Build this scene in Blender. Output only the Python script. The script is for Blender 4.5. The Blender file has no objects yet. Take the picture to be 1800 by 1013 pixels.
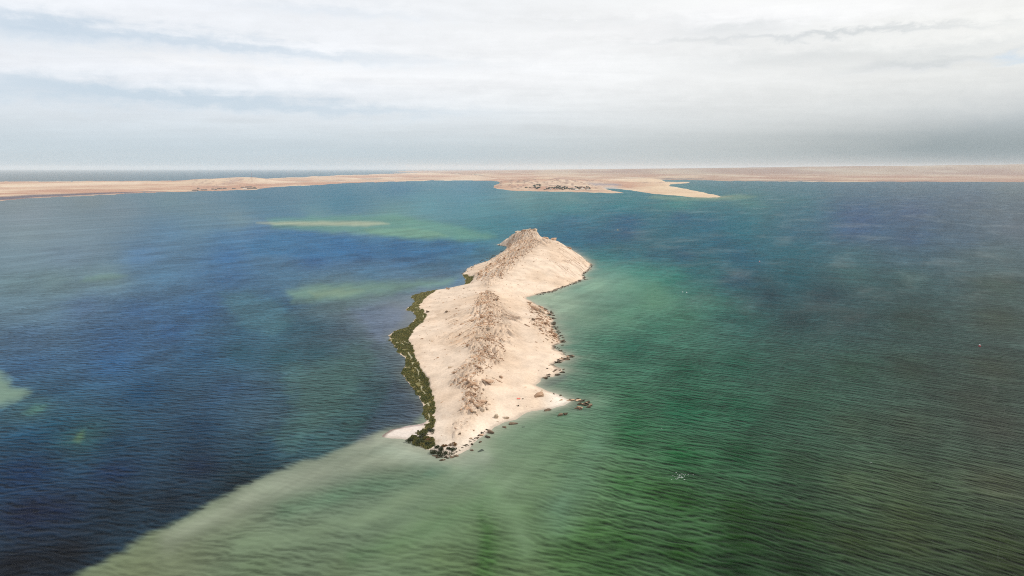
import bpy, bmesh, math, random
import numpy as np
from mathutils import Vector, Matrix, Euler

random.seed(7)
rng = np.random.default_rng(7)
SC = bpy.context.scene
COL = SC.collection
R = math.radians

# ------------------------------------------------------------------ camera
CAM_H = 120.0                       # a drone 120 m above the lagoon
PITCH = math.atan((506.5 - 295.6) / 1200.0)
cam_data = bpy.data.cameras.new('camera')
cam = bpy.data.objects.new('camera', cam_data)
COL.objects.link(cam)
cam.location = (0, 0, CAM_H)
cam.rotation_euler = (math.pi / 2 - PITCH, 0, 0)
cam_data.sensor_width = 36.0
cam_data.lens = 24.0
cam_data.clip_start = 1.0
cam_data.clip_end = 200000.0
SC.camera = cam

# ------------------------------------------------------------------ render look
SC.view_settings.view_transform = 'Standard'
SC.view_settings.look = 'None'
SC.view_settings.exposure = 0.0
SC.view_settings.gamma = 1.0
SC.view_settings.use_curve_mapping = False
SC.render.engine = 'CYCLES'
SC.cycles.max_bounces = 5
SC.cycles.diffuse_bounces = 2
SC.cycles.glossy_bounces = 2
SC.cycles.volume_bounces = 1
SC.cycles.use_denoising = False
SC.cycles.filter_width = 1.05
SC.cycles.denoiser = 'OPENIMAGEDENOISE'
SC.cycles.denoising_input_passes = 'RGB_ALBEDO_NORMAL'
SC.cycles.use_adaptive_sampling = False
SC.cycles.caustics_reflective = False
SC.cycles.sample_clamp_direct = 4.0
SC.cycles.sample_clamp_indirect = 3.0

# ------------------------------------------------------------------ sun
SUN_AZ, SUN_EL = R(70), R(43)       # azimuth from +Y towards +X
sd = Vector((math.sin(SUN_AZ) * math.cos(SUN_EL), math.cos(SUN_AZ) * math.cos(SUN_EL), math.sin(SUN_EL)))
sun_data = bpy.data.lights.new('sun', 'SUN')
sun_data.energy = 3.1
sun_data.angle = R(1.5)
sun_data.color = (1.0, 0.95, 0.87)
sun = bpy.data.objects.new('sun', sun_data)
COL.objects.link(sun)
sun.rotation_euler = sd.to_track_quat('Z', 'Y').to_euler()

# ------------------------------------------------------------------ node helpers
class NT:
    def __init__(s, tree):
        s.t = tree
        s.t.nodes.clear()
    def n(s, typ, **kw):
        nd = s.t.nodes.new(typ)
        for k, v in kw.items():
            if k.startswith('i_'):
                key = k[2:]
                key = int(key) if key.isdigit() else key.replace('_', ' ')
                s.inp(nd, key, v)
            else:
                setattr(nd, k, v)
        return nd
    def inp(s, nd, key, v):
        if isinstance(v, bpy.types.NodeSocket):
            s.t.links.new(v, nd.inputs[key])
        elif isinstance(v, bpy.types.Node):
            s.t.links.new(v.outputs[0], nd.inputs[key])
        else:
            nd.inputs[key].default_value = v
    def m(s, op, a, b=None, c=None, clamp=False):
        nd = s.t.nodes.new('ShaderNodeMath')
        nd.operation = op
        nd.use_clamp = clamp
        s.inp(nd, 0, a)
        if b is not None: s.inp(nd, 1, b)
        if c is not None: s.inp(nd, 2, c)
        return nd.outputs[0]
    def mix(s, f, a, b, mode='MIX'):
        nd = s.t.nodes.new('ShaderNodeMix')
        nd.data_type = 'RGBA'
        nd.blend_type = mode
        nd.clamp_factor = True
        s.inp(nd, 0, f); s.inp(nd, 6, a); s.inp(nd, 7, b)
        return nd.outputs[2]
    def rng(s, v, a, b, c=0.0, d=1.0, smooth=True):
        nd = s.t.nodes.new('ShaderNodeMapRange')
        nd.interpolation_type = 'SMOOTHSTEP' if smooth else 'LINEAR'
        s.inp(nd, 0, v)
        for i, x in enumerate((a, b, c, d)): s.inp(nd, i + 1, x)
        return nd.outputs[0]
    def xyz(s, x, y, z=0.0):
        nd = s.t.nodes.new('ShaderNodeCombineXYZ')
        s.inp(nd, 0, x); s.inp(nd, 1, y); s.inp(nd, 2, z)
        return nd.outputs[0]
    def noise(s, vec, scale=1.0, detail=2.0, rough=0.5, dist=0.0):
        nd = s.t.nodes.new('ShaderNodeTexNoise')
        s.inp(nd, 'Vector', vec)
        s.inp(nd, 'Scale', scale); s.inp(nd, 'Detail', detail)
        s.inp(nd, 'Roughness', rough); s.inp(nd, 'Distortion', dist)
        return nd.outputs[0]
    def sep(s, v):
        nd = s.t.nodes.new('ShaderNodeSeparateXYZ')
        s.inp(nd, 0, v)
        return nd.outputs

# ------------------------------------------------------------------ projection of the survey points (photo pixel -> place)
SP, CP = math.sin(PITCH), math.cos(PITCH)
def at(px, py, h=0.0):
    x, y = (px - 900.0) / 1200.0, (506.5 - py) / 1200.0
    d = (x, CP + y * SP, -SP + y * CP)
    t = (h - CAM_H) / d[2]
    return np.array((d[0] * t, d[1] * t, h))
def proj(X, Y, Z):
    f = Y * CP - (Z - CAM_H) * SP
    u = Y * SP + (Z - CAM_H) * CP
    return 900 + 1200 * X / f, 506.5 - 1200 * u / f
def chart(X, Y):
    r = np.hypot(X, Y)
    return 1200 * np.arctan2(X, Y), 1200 * np.arctan2(CAM_H, r)
def chart_px(pts):
    w = np.array([at(p[0], p[1]) for p in pts])
    a, b = chart(w[:, 0], w[:, 1])
    return np.stack([a, b], 1)

# ------------------------------------------------------------------ world: thin overcast over a Nishita sky
world = bpy.data.worlds.new('World')
SC.world = world
world.use_nodes = True
def build_world():
    N = NT(world.node_tree)
    tc = N.n('ShaderNodeTexCoord')
    sky = N.n('ShaderNodeTexSky', sky_type='NISHITA', sun_disc=False, sun_elevation=SUN_EL, sun_rotation=SUN_AZ,
              altitude=100.0, air_density=1.0, dust_density=1.5, ozone_density=1.0)
    X, Y, Z = N.sep(tc.outputs['Generated'])
    az = N.m('ARCTAN2', X, Y)
    el = N.m('ARCSINE', Z)
    elc = N.m('MAXIMUM', el, 0.0)
    # cloud deck coordinates: a layer overhead, drawn out along the wind
    zz = N.m('ADD', N.m('MAXIMUM', Z, 0.0), 0.06)
    cx = N.m('DIVIDE', X, zz); cy = N.m('DIVIDE', Y, zz)
    n_big = N.noise(N.xyz(N.m('MULTIPLY', cx, 0.34), N.m('MULTIPLY', cy, 0.62), 3.1), 1.0, 6.0, 0.56, 0.4)
    n_mid = N.noise(N.xyz(N.m('MULTIPLY', cx, 1.1), N.m('MULTIPLY', cy, 2.2), 8.4), 1.0, 8.0, 0.62, 0.6)
    n_wsp = N.noise(N.xyz(N.m('MULTIPLY', az, 3.0), N.m('MULTIPLY', el, 34.0), 1.7), 1.0, 8.0, 0.6, 0.5)
    n_puf = N.noise(N.xyz(N.m('MULTIPLY', az, 26.0), N.m('MULTIPLY', el, 55.0), 6.0), 1.0, 6.0, 0.62, 0.3)
    azw = N.m('ADD', az, N.m('MULTIPLY', N.m('SUBTRACT', n_wsp, 0.5), 0.25))
    elw = N.m('ADD', el, N.m('ADD', N.m('MULTIPLY', N.m('SUBTRACT', n_puf, 0.5), 0.034), N.m('MULTIPLY', N.m('SUBTRACT', n_wsp, 0.5), 0.022)))
    def ang(px, py):
        x, y = (px - 900.0) / 1200.0, (506.5 - py) / 1200.0
        d = Vector((x, CP + y * SP, -SP + y * CP)).normalized()
        return math.atan2(d.x, d.y), math.asin(d.z)
    def blobs(lst):
        tot = None
        for (px, py, w, h, amp, slope) in lst:
            a0, e0 = ang(px, py)
            da = N.m('SUBTRACT', azw, a0)
            de = N.m('SUBTRACT', N.m('SUBTRACT', elw, e0), N.m('MULTIPLY', da, slope))
            q = N.m('ADD', N.m('POWER', N.m('ABSOLUTE', N.m('DIVIDE', da, w / 1200.0)), 2.0), N.m('POWER', N.m('ABSOLUTE', N.m('DIVIDE', de, h / 1200.0)), 2.0))
            g = N.m('MULTIPLY', N.m('EXPONENT', N.m('MULTIPLY', q, -1.0)), amp)
            tot = g if tot is None else N.m('ADD', tot, g)
        return tot
    gaps = blobs([(20, 52, 150, 22, .75, 0), (240, 63, 300, 14, .6, -.06), (520, 92, 240, 9, .5, -.04), (60, 160, 330, 20, .85, 0),
                  (400, 178, 330, 13, .7, -.04), (640, 194, 240, 8, .4, 0), (1795, 100, 40, 6, 1.0, 0.1), (600, 20, 160, 10, .35, 0)])
    grey = blobs([(1290, 50, 110, 12, .5, 0), (1440, 64, 240, 5, .75, -.01), (1430, 100, 160, 14, .4, 0), (1620, 112, 110, 8, .65, .05),
                  (1740, 76, 120, 8, .3, .1), (1800, 262, 260, 46, .85, 0), (1950, 230, 300, 80, .6, 0), (1500, 215, 400, 60, .22, 0), (1060, 40, 200, 9, .22, 0)])
    whit = blobs([(1330, 28, 300, 26, .9, 0), (1000, 70, 260, 40, .5, 0), (700, 118, 360, 24, .5, -.03), (250, 100, 330, 9, .5, -.06), (1320, 70, 80, 3, .6, 0),
                  (1600, 120, 120, 3, .5, .06)])
    # cloud brightness: white overhead, greyer and bluer in the haze low down
    low = N.rng(elc, -0.03, 0.125, 1.0, 0.0)
    side = N.rng(az, -0.5, 0.75, 0.0, 1.0)
    hor = N.mix(side, (0.43, 0.55, 0.615, 1), (0.41, 0.43, 0.415, 1))
    top = N.mix(side, (0.90, 0.93, 0.975, 1), (0.90, 0.905, 0.88, 1))
    cloud = N.mix(low, top, hor)
    cloud = N.mix(N.m('MULTIPLY', whit, 0.9, clamp=True), cloud, (0.985, 0.99, 1.0, 1))
    var = N.m('ADD', N.rng(n_big, 0.25, 0.75, -0.05, 0.04), N.rng(n_mid, 0.25, 0.75, -0.03, 0.025))
    var = N.m('ADD', var, N.m('ADD', N.rng(n_wsp, 0.25, 0.75, -0.03, 0.025), N.rng(n_puf, 0.3, 0.7, -0.018, 0.018)))
    var = N.m('MULTIPLY', var, N.rng(elc, 0.0, 0.08, 0.15, 1.0))
    var = N.m('ADD', 1.0, var)
    cloud = N.mix(1.0, cloud, N.xyz(var, var, var), 'MULTIPLY')
    gcol = N.mix(N.rng(elc, 0.02, 0.08), (0.29, 0.345, 0.36, 1), (0.60, 0.64, 0.66, 1))
    cloud = N.mix(N.m('MULTIPLY', grey, 0.85, clamp=True), cloud, gcol)
    # gaps where the blue shows through the veil
    blue = N.mix(1.0, sky.outputs[0], (0.085, 0.085, 0.085, 1), 'MULTIPLY')
    veil = N.mix(0.8, blue, (0.68, 0.79, 0.90, 1))
    cover = N.m('SUBTRACT', 1.0, N.m('MULTIPLY', gaps, 0.8), clamp=True)
    col = N.mix(cover, veil, cloud)
    bg = N.n('ShaderNodeBackground', i_Color=col, i_Strength=1.0)
    out = N.n('ShaderNodeOutputWorld', i_Surface=bg)
build_world()

# ------------------------------------------------------------------ numpy noise
def _hash(ix, iy, seed):
    h = (ix.astype(np.int64) * 374761393 + iy.astype(np.int64) * 668265263 + seed * 974711) & 0x7fffffff
    h = ((h ^ (h >> 13)) * 1274126177) & 0x7fffffff
    return ((h ^ (h >> 16)) & 0xffff) / 65535.0
def vnoise(x, y, seed=0):
    ix, iy = np.floor(x), np.floor(y)
    fx, fy = x - ix, y - iy
    fx = fx * fx * (3 - 2 * fx); fy = fy * fy * (3 - 2 * fy)
    a = _hash(ix, iy, seed); b = _hash(ix + 1, iy, seed); c = _hash(ix, iy + 1, seed); d = _hash(ix + 1, iy + 1, seed)
    return (a * (1 - fx) + b * fx) * (1 - fy) + (c * (1 - fx) + d * fx) * fy
def fbm(x, y, oct=4, seed=0, gain=0.5):
    s, amp, tot = 0.0, 1.0, 0.0
    for o in range(oct):
        s = s + amp * vnoise(x * 2 ** o + 17.3 * o, y * 2 ** o - 9.1 * o, seed + o)
        tot += amp; amp *= gain
    return s / tot * 2 - 1
def sstep(x, a, b):
    t = np.clip((x - a) / (b - a), 0, 1)
    return t * t * (3 - 2 * t)
def sdf(poly, x, y):
    """signed distance to a closed polygon, positive inside"""
    poly = np.asarray(poly, float)
    d2 = np.full(x.shape, 1e30); ins = np.zeros(x.shape, bool)
    n = len(poly)
    for i in range(n):
        ax, ay = poly[i]; bx, by = poly[(i + 1) % n]
        ex, ey = bx - ax, by - ay
        L = ex * ex + ey * ey + 1e-12
        t = np.clip(((x - ax) * ex + (y - ay) * ey) / L, 0, 1)
        d2 = np.minimum(d2, (x - ax - t * ex) ** 2 + (y - ay - t * ey) ** 2)
        if ay != by:
            c = ((ay > y) != (by > y)) & (x < ex * (y - ay) / (by - ay) + ax)
            ins ^= c
    d = np.sqrt(d2)
    return np.where(ins, d, -d)
def pdist(line, x, y):
    d2 = np.full(x.shape, 1e30)
    for (ax, ay), (bx, by) in zip(line[:-1], line[1:]):
        ex, ey = bx - ax, by - ay
        t = np.clip(((x - ax) * ex + (y - ay) * ey) / (ex * ex + ey * ey + 1e-12), 0, 1)
        d2 = np.minimum(d2, (x - ax - t * ex) ** 2 + (y - ay - t * ey) ** 2)
    return np.sqrt(d2)
def lin(c):
    c = np.asarray(c, float) / 255.0
    return np.where(c <= 0.04045, c / 12.92, ((c + 0.055) / 1.055) ** 2.4)

# ------------------------------------------------------------------ mesh helpers
def tag(o, label=None, cat=None, group=None, kind=None):
    if label: o['label'] = label
    if cat: o['category'] = cat
    if group: o['group'] = group
    if kind: o['kind'] = kind
    return o
def obj(name, me, mat=None, parent=None, loc=None):
    o = bpy.data.objects.new(name, me)
    if mat is not None and me is not None and not me.materials:
        me.materials.append(mat)
    COL.objects.link(o)
    if parent: o.parent = parent
    if loc is not None: o.location = loc
    return o
def empty(name, loc, rz=0.0):
    o = bpy.data.objects.new(name, None)
    o.empty_display_size = 0.5
    COL.objects.link(o)
    o.location = loc; o.rotation_euler = (0, 0, rz)
    return o
def np_mesh(name, V, F, smooth=True):
    me = bpy.data.meshes.new(name)
    V = np.ascontiguousarray(V, np.float32); F = np.ascontiguousarray(F, np.int32)
    k = F.shape[1]
    me.vertices.add(len(V)); me.vertices.foreach_set('co', V.ravel())
    me.loops.add(F.size); me.loops.foreach_set('vertex_index', F.ravel())
    me.polygons.add(len(F))
    me.polygons.foreach_set('loop_start', np.arange(0, F.size, k, dtype=np.int32))
    me.polygons.foreach_set('loop_total', np.full(len(F), k, np.int32))
    me.polygons.foreach_set('use_smooth', np.full(len(F), smooth, bool))
    me.update(calc_edges=True)
    return me
def add_col(me, name, C):
    a = me.color_attributes.new(name, 'FLOAT_COLOR', 'POINT')
    buf = np.ones((len(C), 4), np.float32); buf[:, :3] = C
    a.data.foreach_set('color', buf.ravel())
def add_vec(me, name, C):
    a = me.attributes.new(name, 'FLOAT_VECTOR', 'POINT')
    a.data.foreach_set('vector', np.ascontiguousarray(C, np.float32).ravel())
def grid_faces(nr, nc):
    i = np.arange(nr - 1)[:, None] * nc + np.arange(nc - 1)[None, :]
    return np.stack([i, i + 1, i + nc + 1, i + nc], -1).reshape(-1, 4)
def compact(V, F, *attrs):
    used = np.zeros(len(V), bool); used[F.ravel()] = True
    idx = np.cumsum(used) - 1
    return (V[used], idx[F]) + tuple(a[used] for a in attrs)

# ------------------------------------------------------------------ materials
def material(name):
    m = bpy.data.materials.new(name); m.use_nodes = True
    return m, NT(m.node_tree)
def finish(N, color, rough=0.9, normal=None, spec=0.2):
    p = N.n('ShaderNodeBsdfPrincipled')
    N.inp(p, 'Base Color', color); N.inp(p, 'Roughness', rough); N.inp(p, 'Specular IOR Level', spec)
    if normal is not None: N.inp(p, 'Normal', normal)
    N.n('ShaderNodeOutputMaterial', i_Surface=p)
    return p
def simple_mat(name, rgb, rough=0.8, var=0.15, scale=1.5, spec=0.2):
    m, N = material(name)
    tc = N.n('ShaderNodeTexCoord')
    n = N.noise(tc.outputs['Object'], scale, 4.0)
    lo = tuple(c * (1 - var) for c in rgb) + (1,); hi = tuple(min(1, c * (1 + var)) for c in rgb) + (1,)
    finish(N, N.mix(n, lo, hi), rough, None, spec)
    return m
def rock_mat(name, lo, hi, stain):
    m, N = material(name)
    geo = N.n('ShaderNodeNewGeometry'); oi = N.n('ShaderNodeObjectInfo')
    n1 = N.noise(geo.outputs['Position'], 0.45, 6.0, 0.65)
    n2 = N.noise(geo.outputs['Position'], 2.6, 5.0, 0.6)
    c = N.mix(N.rng(n1, 0.3, 0.7), lo + (1,), hi + (1,))
    c = N.mix(N.m('MULTIPLY', N.rng(n2, 0.5, 0.72), 0.6), c, stain + (1,))
    v = N.m('MULTIPLY_ADD', oi.outputs['Random'], 0.35, 0.82)
    c = N.mix(1.0, c, N.xyz(v, v, v), 'MULTIPLY')
    b = N.n('ShaderNodeBump', i_Strength=0.6, i_Distance=0.3, i_Height=n2)
    finish(N, c, 0.95, b.outputs[0], 0.1)
    return m
M_ROCK = rock_mat('tan_rock', (0.36, 0.220, 0.138), (0.53, 0.365, 0.250), (0.14, 0.082, 0.05))
M_PALE = rock_mat('pale_rock', (0.44, 0.33, 0.235), (0.56, 0.45, 0.34), (0.30, 0.20, 0.13))
M_DARK = rock_mat('weedy_rock', (0.055, 0.045, 0.03), (0.12, 0.09, 0.06), (0.04, 0.035, 0.022))
M_BROWN = rock_mat('wet_brown_rock', (0.13, 0.09, 0.06), (0.22, 0.155, 0.105), (0.06, 0.045, 0.03))
M_SUNK = rock_mat('sunken_rock', (0.055, 0.075, 0.06), (0.085, 0.10, 0.08), (0.05, 0.06, 0.05))

def ground_mat(name, grain=0.35, bump=0.25, coarse=0.09):
    m, N = material(name)
    at_ = N.n('ShaderNodeAttribute', attribute_name='tint')
    geo = N.n('ShaderNodeNewGeometry')
    n1 = N.noise(geo.outputs['Position'], coarse, 6.0, 0.6)
    n2 = N.noise(geo.outputs['Position'], 0.9, 5.0, 0.65)
    v = N.m('ADD', N.rng(n1, 0.25, 0.75, 1 - grain * 0.45, 1 + grain * 0.3), N.rng(n2, 0.3, 0.75, -grain * 0.30, grain * 0.22))
    c = N.mix(1.0, at_.outputs['Color'], N.xyz(v, v, v), 'MULTIPLY')
    b = N.n('ShaderNodeBump', i_Strength=0.7, i_Distance=bump, i_Height=n2)
    finish(N, c, 0.95, b.outputs[0], 0.1)
    return m
M_SAND = ground_mat('island_sand')
M_FAR = ground_mat('desert_land', 0.12, 0.0, 0.004)

# ------------------------------------------------------------------ island outline (waterline) as surveyed from the photo
OUT_PX = [(672,768),(676,762.5),(690,754.5),(715,749.5),(742,746),(748,732),(745.5,714),(737,694),(725,679),(713,663),(705.5,655.5),(712,645),(713,628),(704,623),
 (692.5,605),(684,597),(691,582),(717,575),(733,558),(727,548),(713.5,545.5),(723,538),(730,531),(724,523),(722.5,520.5),(742,515),(760,510.5),(793,506),(818,501),
 (819,491),(813,482),(821,472),(840,464),(858,459),(873,449),(890,440),(891,433.5),(873,430.5),(884,427.5),(905,425),(935,424),(962,427),(985,432),(1005,440),(1026,453),
 (1040,465.5),(1038,473),(1024,484),(1029,490),(1002,501),(971,513),(947,517.5),(924.5,523),(940,533),(958,541),(970,550.5),(973.5,559),(970,568),(977,584),(991,602),
 (974,609),(985,617),(1003,628),(989,636),(973,641),(989,653),(974,662),(951,665),(942,677),(964,688),(989,697),(1004,705),(993,713.5),(965,719),(935,724),(906,736.5),
 (890,743),(867,752.5),(853,764),(836,778),(822,790),(804,799),(786,804),(758,792),(742,787),(715.5,775),(695,771),(680,770.5)]
OUT = np.array([at(a, b)[:2] for a, b in OUT_PX])
def refine(poly, step, jit, seed):
    r = np.random.default_rng(seed); out = []
    for i in range(len(poly)):
        a, b = poly[i], poly[(i + 1) % len(poly)]
        n = max(1, int(np.hypot(*(b - a)) / step))
        for k in range(n):
            p = a + (b - a) * k / n
            if k: p = p + r.normal(0, jit, 2)
            out.append(p)
    return np.array(out)
OUT_F = refine(OUT, 5.0, 0.7, 3)

SPINE = [(926,406.5,25),(938,424,21),(917,440,20),(905,455,17),(880,475,13),(862,495,10),(856,515,8.5),(857,540,9.5),(861,570,10),(855,600,9),(842,635,7.5),(831,665,6.3),
         (826,690,5.3),(827,715,4.6),(815,737,3.2),(806,762,2.2)]
HTS = SPINE + [(944,414,20.5),(935,411,22.5),(952,418,19.5),(972,420.5,19),(985,427.5,15),(1000,437,10),(1024,451.5,4.5),(900,415,13),(886,425,3.5),(908,410,19),(950,450,17),(980,450,13.5),(1000,465,8.5),
  (960,480,8),(1012,480,3.2),(980,495,3.2),(940,502,4),(920,490,7),(900,503,5.5),(870,465,6),(848,476,4),(890,450,10),(897,436,10),(835,487,3.5),
  (780,560,2.6),(760,600,2.4),(780,640,2.4),(790,690,2.2),(790,730,1.8),(780,530,2.6),(800,520,3.2),(830,510,6),(820,560,5),(810,600,4),(812,630,4),
  (910,560,3.2),(920,600,3),(915,640,2.6),(900,680,2.1),(880,715,1.7),(940,703,1.9),(925,540,2.6),(900,525,3.6),(952,560,4.4),(958,582,5),(975,600,2.2),
  (890,550,5),(895,590,5),(885,630,4.2),(865,670,3.6),(940,640,2),(930,670,1.5),(965,700,1.2),(845,740,1.6),(830,765,1.2),(770,780,0.8),(700,762,0.5),(725,762,0.45)]
HP = np.array([at(*p) for p in HTS])
CTRL = np.vstack([np.column_stack([OUT_F[::2], np.zeros(len(OUT_F[::2]))]), HP])
def tps_fit(P):
    n = len(P); d = np.hypot(P[:, None, 0] - P[None, :, 0], P[:, None, 1] - P[None, :, 1]) / 100
    K = np.where(d > 0, d * d * np.log(d + 1e-12), 0) + np.eye(n) * 0.002
    A = np.zeros((n + 3, n + 3)); A[:n, :n] = K
    Q = np.column_stack([np.ones(n), P[:, :2] / 100]); A[:n, n:] = Q; A[n:, :n] = Q.T
    return np.linalg.solve(A, np.concatenate([P[:, 2], np.zeros(3)]))
TPS = tps_fit(CTRL)
def tps_eval(x, y):
    out = np.empty(x.shape); n = len(CTRL)
    for s in range(0, len(x), 20000):
        xs, ys = x[s:s + 20000], y[s:s + 20000]
        d2 = ((xs[:, None] - CTRL[None, :, 0]) ** 2 + (ys[:, None] - CTRL[None, :, 1]) ** 2) / 1e4
        out[s:s + 20000] = (0.5 * d2 * np.log(d2 + 1e-12)) @ TPS[:n] + TPS[n] + TPS[n + 1] * xs / 100 + TPS[n + 2] * ys / 100
    return out

SPINE_W = np.array([at(*p) for p in SPINE])
ROCK_POLYS = [
 [(873,431),(897,412),(928,400),(948,402),(950,414),(985,424),(975,430),(950,431),(938,438),(925,447),(908,462),(888,482),(866,498),(848,503),(852,488),(832,484),(852,470),(873,452),(890,440)],
 [(840,522),(860,510),(882,536),(918,560),(910,576),(862,576),(838,570),(792,574),(790,560),(826,545)],
 [(862,570),(908,586),(917,602),(884,606),(893,628),(872,642),(852,642),(838,664),(815,684),(792,674),(808,648),(828,626),(822,606),(785,606),(768,598),(800,580),(842,574)],
 [(818,678),(852,662),(878,672),(845,680),(858,704),(858,718),(832,728),(806,728),(812,708),(820,694)],
 [(800,742),(832,732),(822,750),(800,768),(792,760)],
 [(935,536),(958,541),(972,556),(970,570),(990,602),(976,594),(944,578),(933,566),(952,562)],
]
def rock_field(px, py):
    r = np.zeros(px.shape)
    for P in ROCK_POLYS:
        r = np.maximum(r, sstep(sdf(P, px, py), -7, 6))
    return r
MARSH_PX = [(748,732),(745.5,714),(737,694),(725,679),(713,663),(705.5,655.5),(712,645),(713,628),(704,623),(692.5,605),(684,597),(691,582),(717,575),(733,558),(727,548),
  (713.5,545.5),(723,538),(730,531),(724,523),(722.5,520.5),(742,515),(768,509.5),(760,517),(745,528),(736,538),(743,547),(750,556),(742,569),(728,578),(722,590),(719,600),
  (724,610),(731,630),(741,651),(751,670),(758.5,690),(765.5,710),(764,727),(766,742),(760,757),(748,769),(731,766),(746,758),(744,748),(752,744),(752,738)]
MARSH2_PX = [(813,482),(822,484),(834,491),(826,500),(818,501),(819,491)]
MARSH3_PX = [(715,774),(722,769),(735,770),(750,772),(762,776),(768,783),(755,787),(742,785),(728,781)]
CREEK_PX = [(755,745),(756,730),(752,708),(745,690),(741,676),(735,660),(730,645),(722,632),(719,618),(710,606),(700,600)]
CREEK2_PX = [(724,585),(735,575),(743,563),(745,552),(738,545),(731,540)]
CREEK3_PX = [(720,606),(712,601),(702,604),(694,600)]
MARSH = [np.array([at(a, b, 0.35)[:2] for a, b in P]) for P in (MARSH_PX, MARSH2_PX, MARSH3_PX)]
CREEKS = [np.array([at(a, b, 0.35)[:2] for a, b in P]) for P in (CREEK_PX, CREEK2_PX, CREEK3_PX)]
def marsh_field(x, y):
    m = np.full(x.shape, -1e9)
    wx = x + 2.0 * fbm(x / 4, y / 6, 4, 91); wy = y + 3.4 * fbm(x / 4, y / 6, 4, 95)
    for P in MARSH: m = np.maximum(m, sdf(P, wx, wy))
    return m
def creek_field(x, y):
    d = np.full(x.shape, 1e9)
    wx = x + 1.4 * fbm(x / 5, y / 9, 3, 71); wy = y + 4 * fbm(x / 5, y / 9, 3, 75)
    for L in CREEKS: d = np.minimum(d, pdist(L, wx, wy))
    return d

def height(x, y):
    """island height; also the rock mask"""
    wx = x + 1.2 * fbm(x / 7, y / 9, 4, 11); wy = y + 1.8 * fbm(x / 7, y / 9, 4, 15)
    d = sdf(OUT_F, wx, wy)
    t = np.where(d > -3, 0, 0.0)
    ins = d > -2
    t = np.zeros(x.shape)
    if ins.any(): t[ins] = tps_eval(x[ins], y[ins])
    t = np.maximum(t, 0) * sstep(d, 0, 9)
    h = np.where(d > 0, 0.06 * np.minimum(d, 7) + t, 0.10 * d)
    px, py = proj(x, y, np.maximum(h, 0))
    rk = np.where(ins, rock_field(px + 5 * fbm(x / 6, y / 9, 3, 31), py + 3 * fbm(x / 6, y / 9, 3, 35)), 0)
    # ribs: strata running down either flank of the spine
    sx = np.interp(y, SPINE_W[::-1, 1], SPINE_W[::-1, 0])
    far = sstep(y, 640, 720)
    side = np.tanh((x - sx) / 5.0)
    slope = side * (0.77 * (1 - far) + 0.24 * far)
    across = x * 0.87 + slope * y * 1.0
    along = y
    rib = 1 - np.abs(fbm(across / 3.4, along / 26, 3, 51))
    rib2 = fbm(across / 1.6, along / 9, 3, 61)
    wob = 1.6 * fbm(x / 18, y / 26, 3, 57)
    led = sstep(fbm((across + wob) / 1.7, along / 24 + side * 7, 4, 53), 0.06, 0.30) * sstep(fbm(across / 9, along / 13, 3, 55), -0.30, 0.15)
    h = h + rk * ((rib - 0.74) * 3.0 + rib2 * 0.4 + led * 1.3) * sstep(d, 0, 6)
    # the cliff right of the summit stump
    h = h - 5.0 * sstep(px, 944, 949) * (1 - sstep(px, 950, 992)) * sstep(y, 940, 1000) * sstep(h, 6, 14)
    rib = led
    h = h + sstep(d, 2, 12) * (0.30 * fbm(x / 14, y / 20, 4, 21) + 0.10 * fbm(x / 2.5, y / 4, 3, 25))
    mf = marsh_field(x, y)
    h = np.where(mf > -0.5, h * (1 - sstep(mf, -0.5, 1.5)) + (0.22 + 0.1 * vnoise(x / 2, y / 3, 5)) * sstep(mf, -0.5, 1.5), h)
    return h, rk, d, rib, mf, px, py

# ------------------------------------------------------------------ land, far to near : sea, far coast, island
def idw(u, v, P, C, power=2.6, ax=0.62, eps=13.0):
    out = np.empty((len(u), 3))
    for s in range(0, len(u), 20000):
        us, vs = u[s:s + 20000], v[s:s + 20000]
        d2 = ((us[:, None] - P[None, :, 0]) * ax) ** 2 + (vs[:, None] - P[None, :, 1]) ** 2 + eps * eps
        w = d2 ** (-power / 2)
        out[s:s + 20000] = (w @ C) / w.sum(1)[:, None]
    return out

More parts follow.
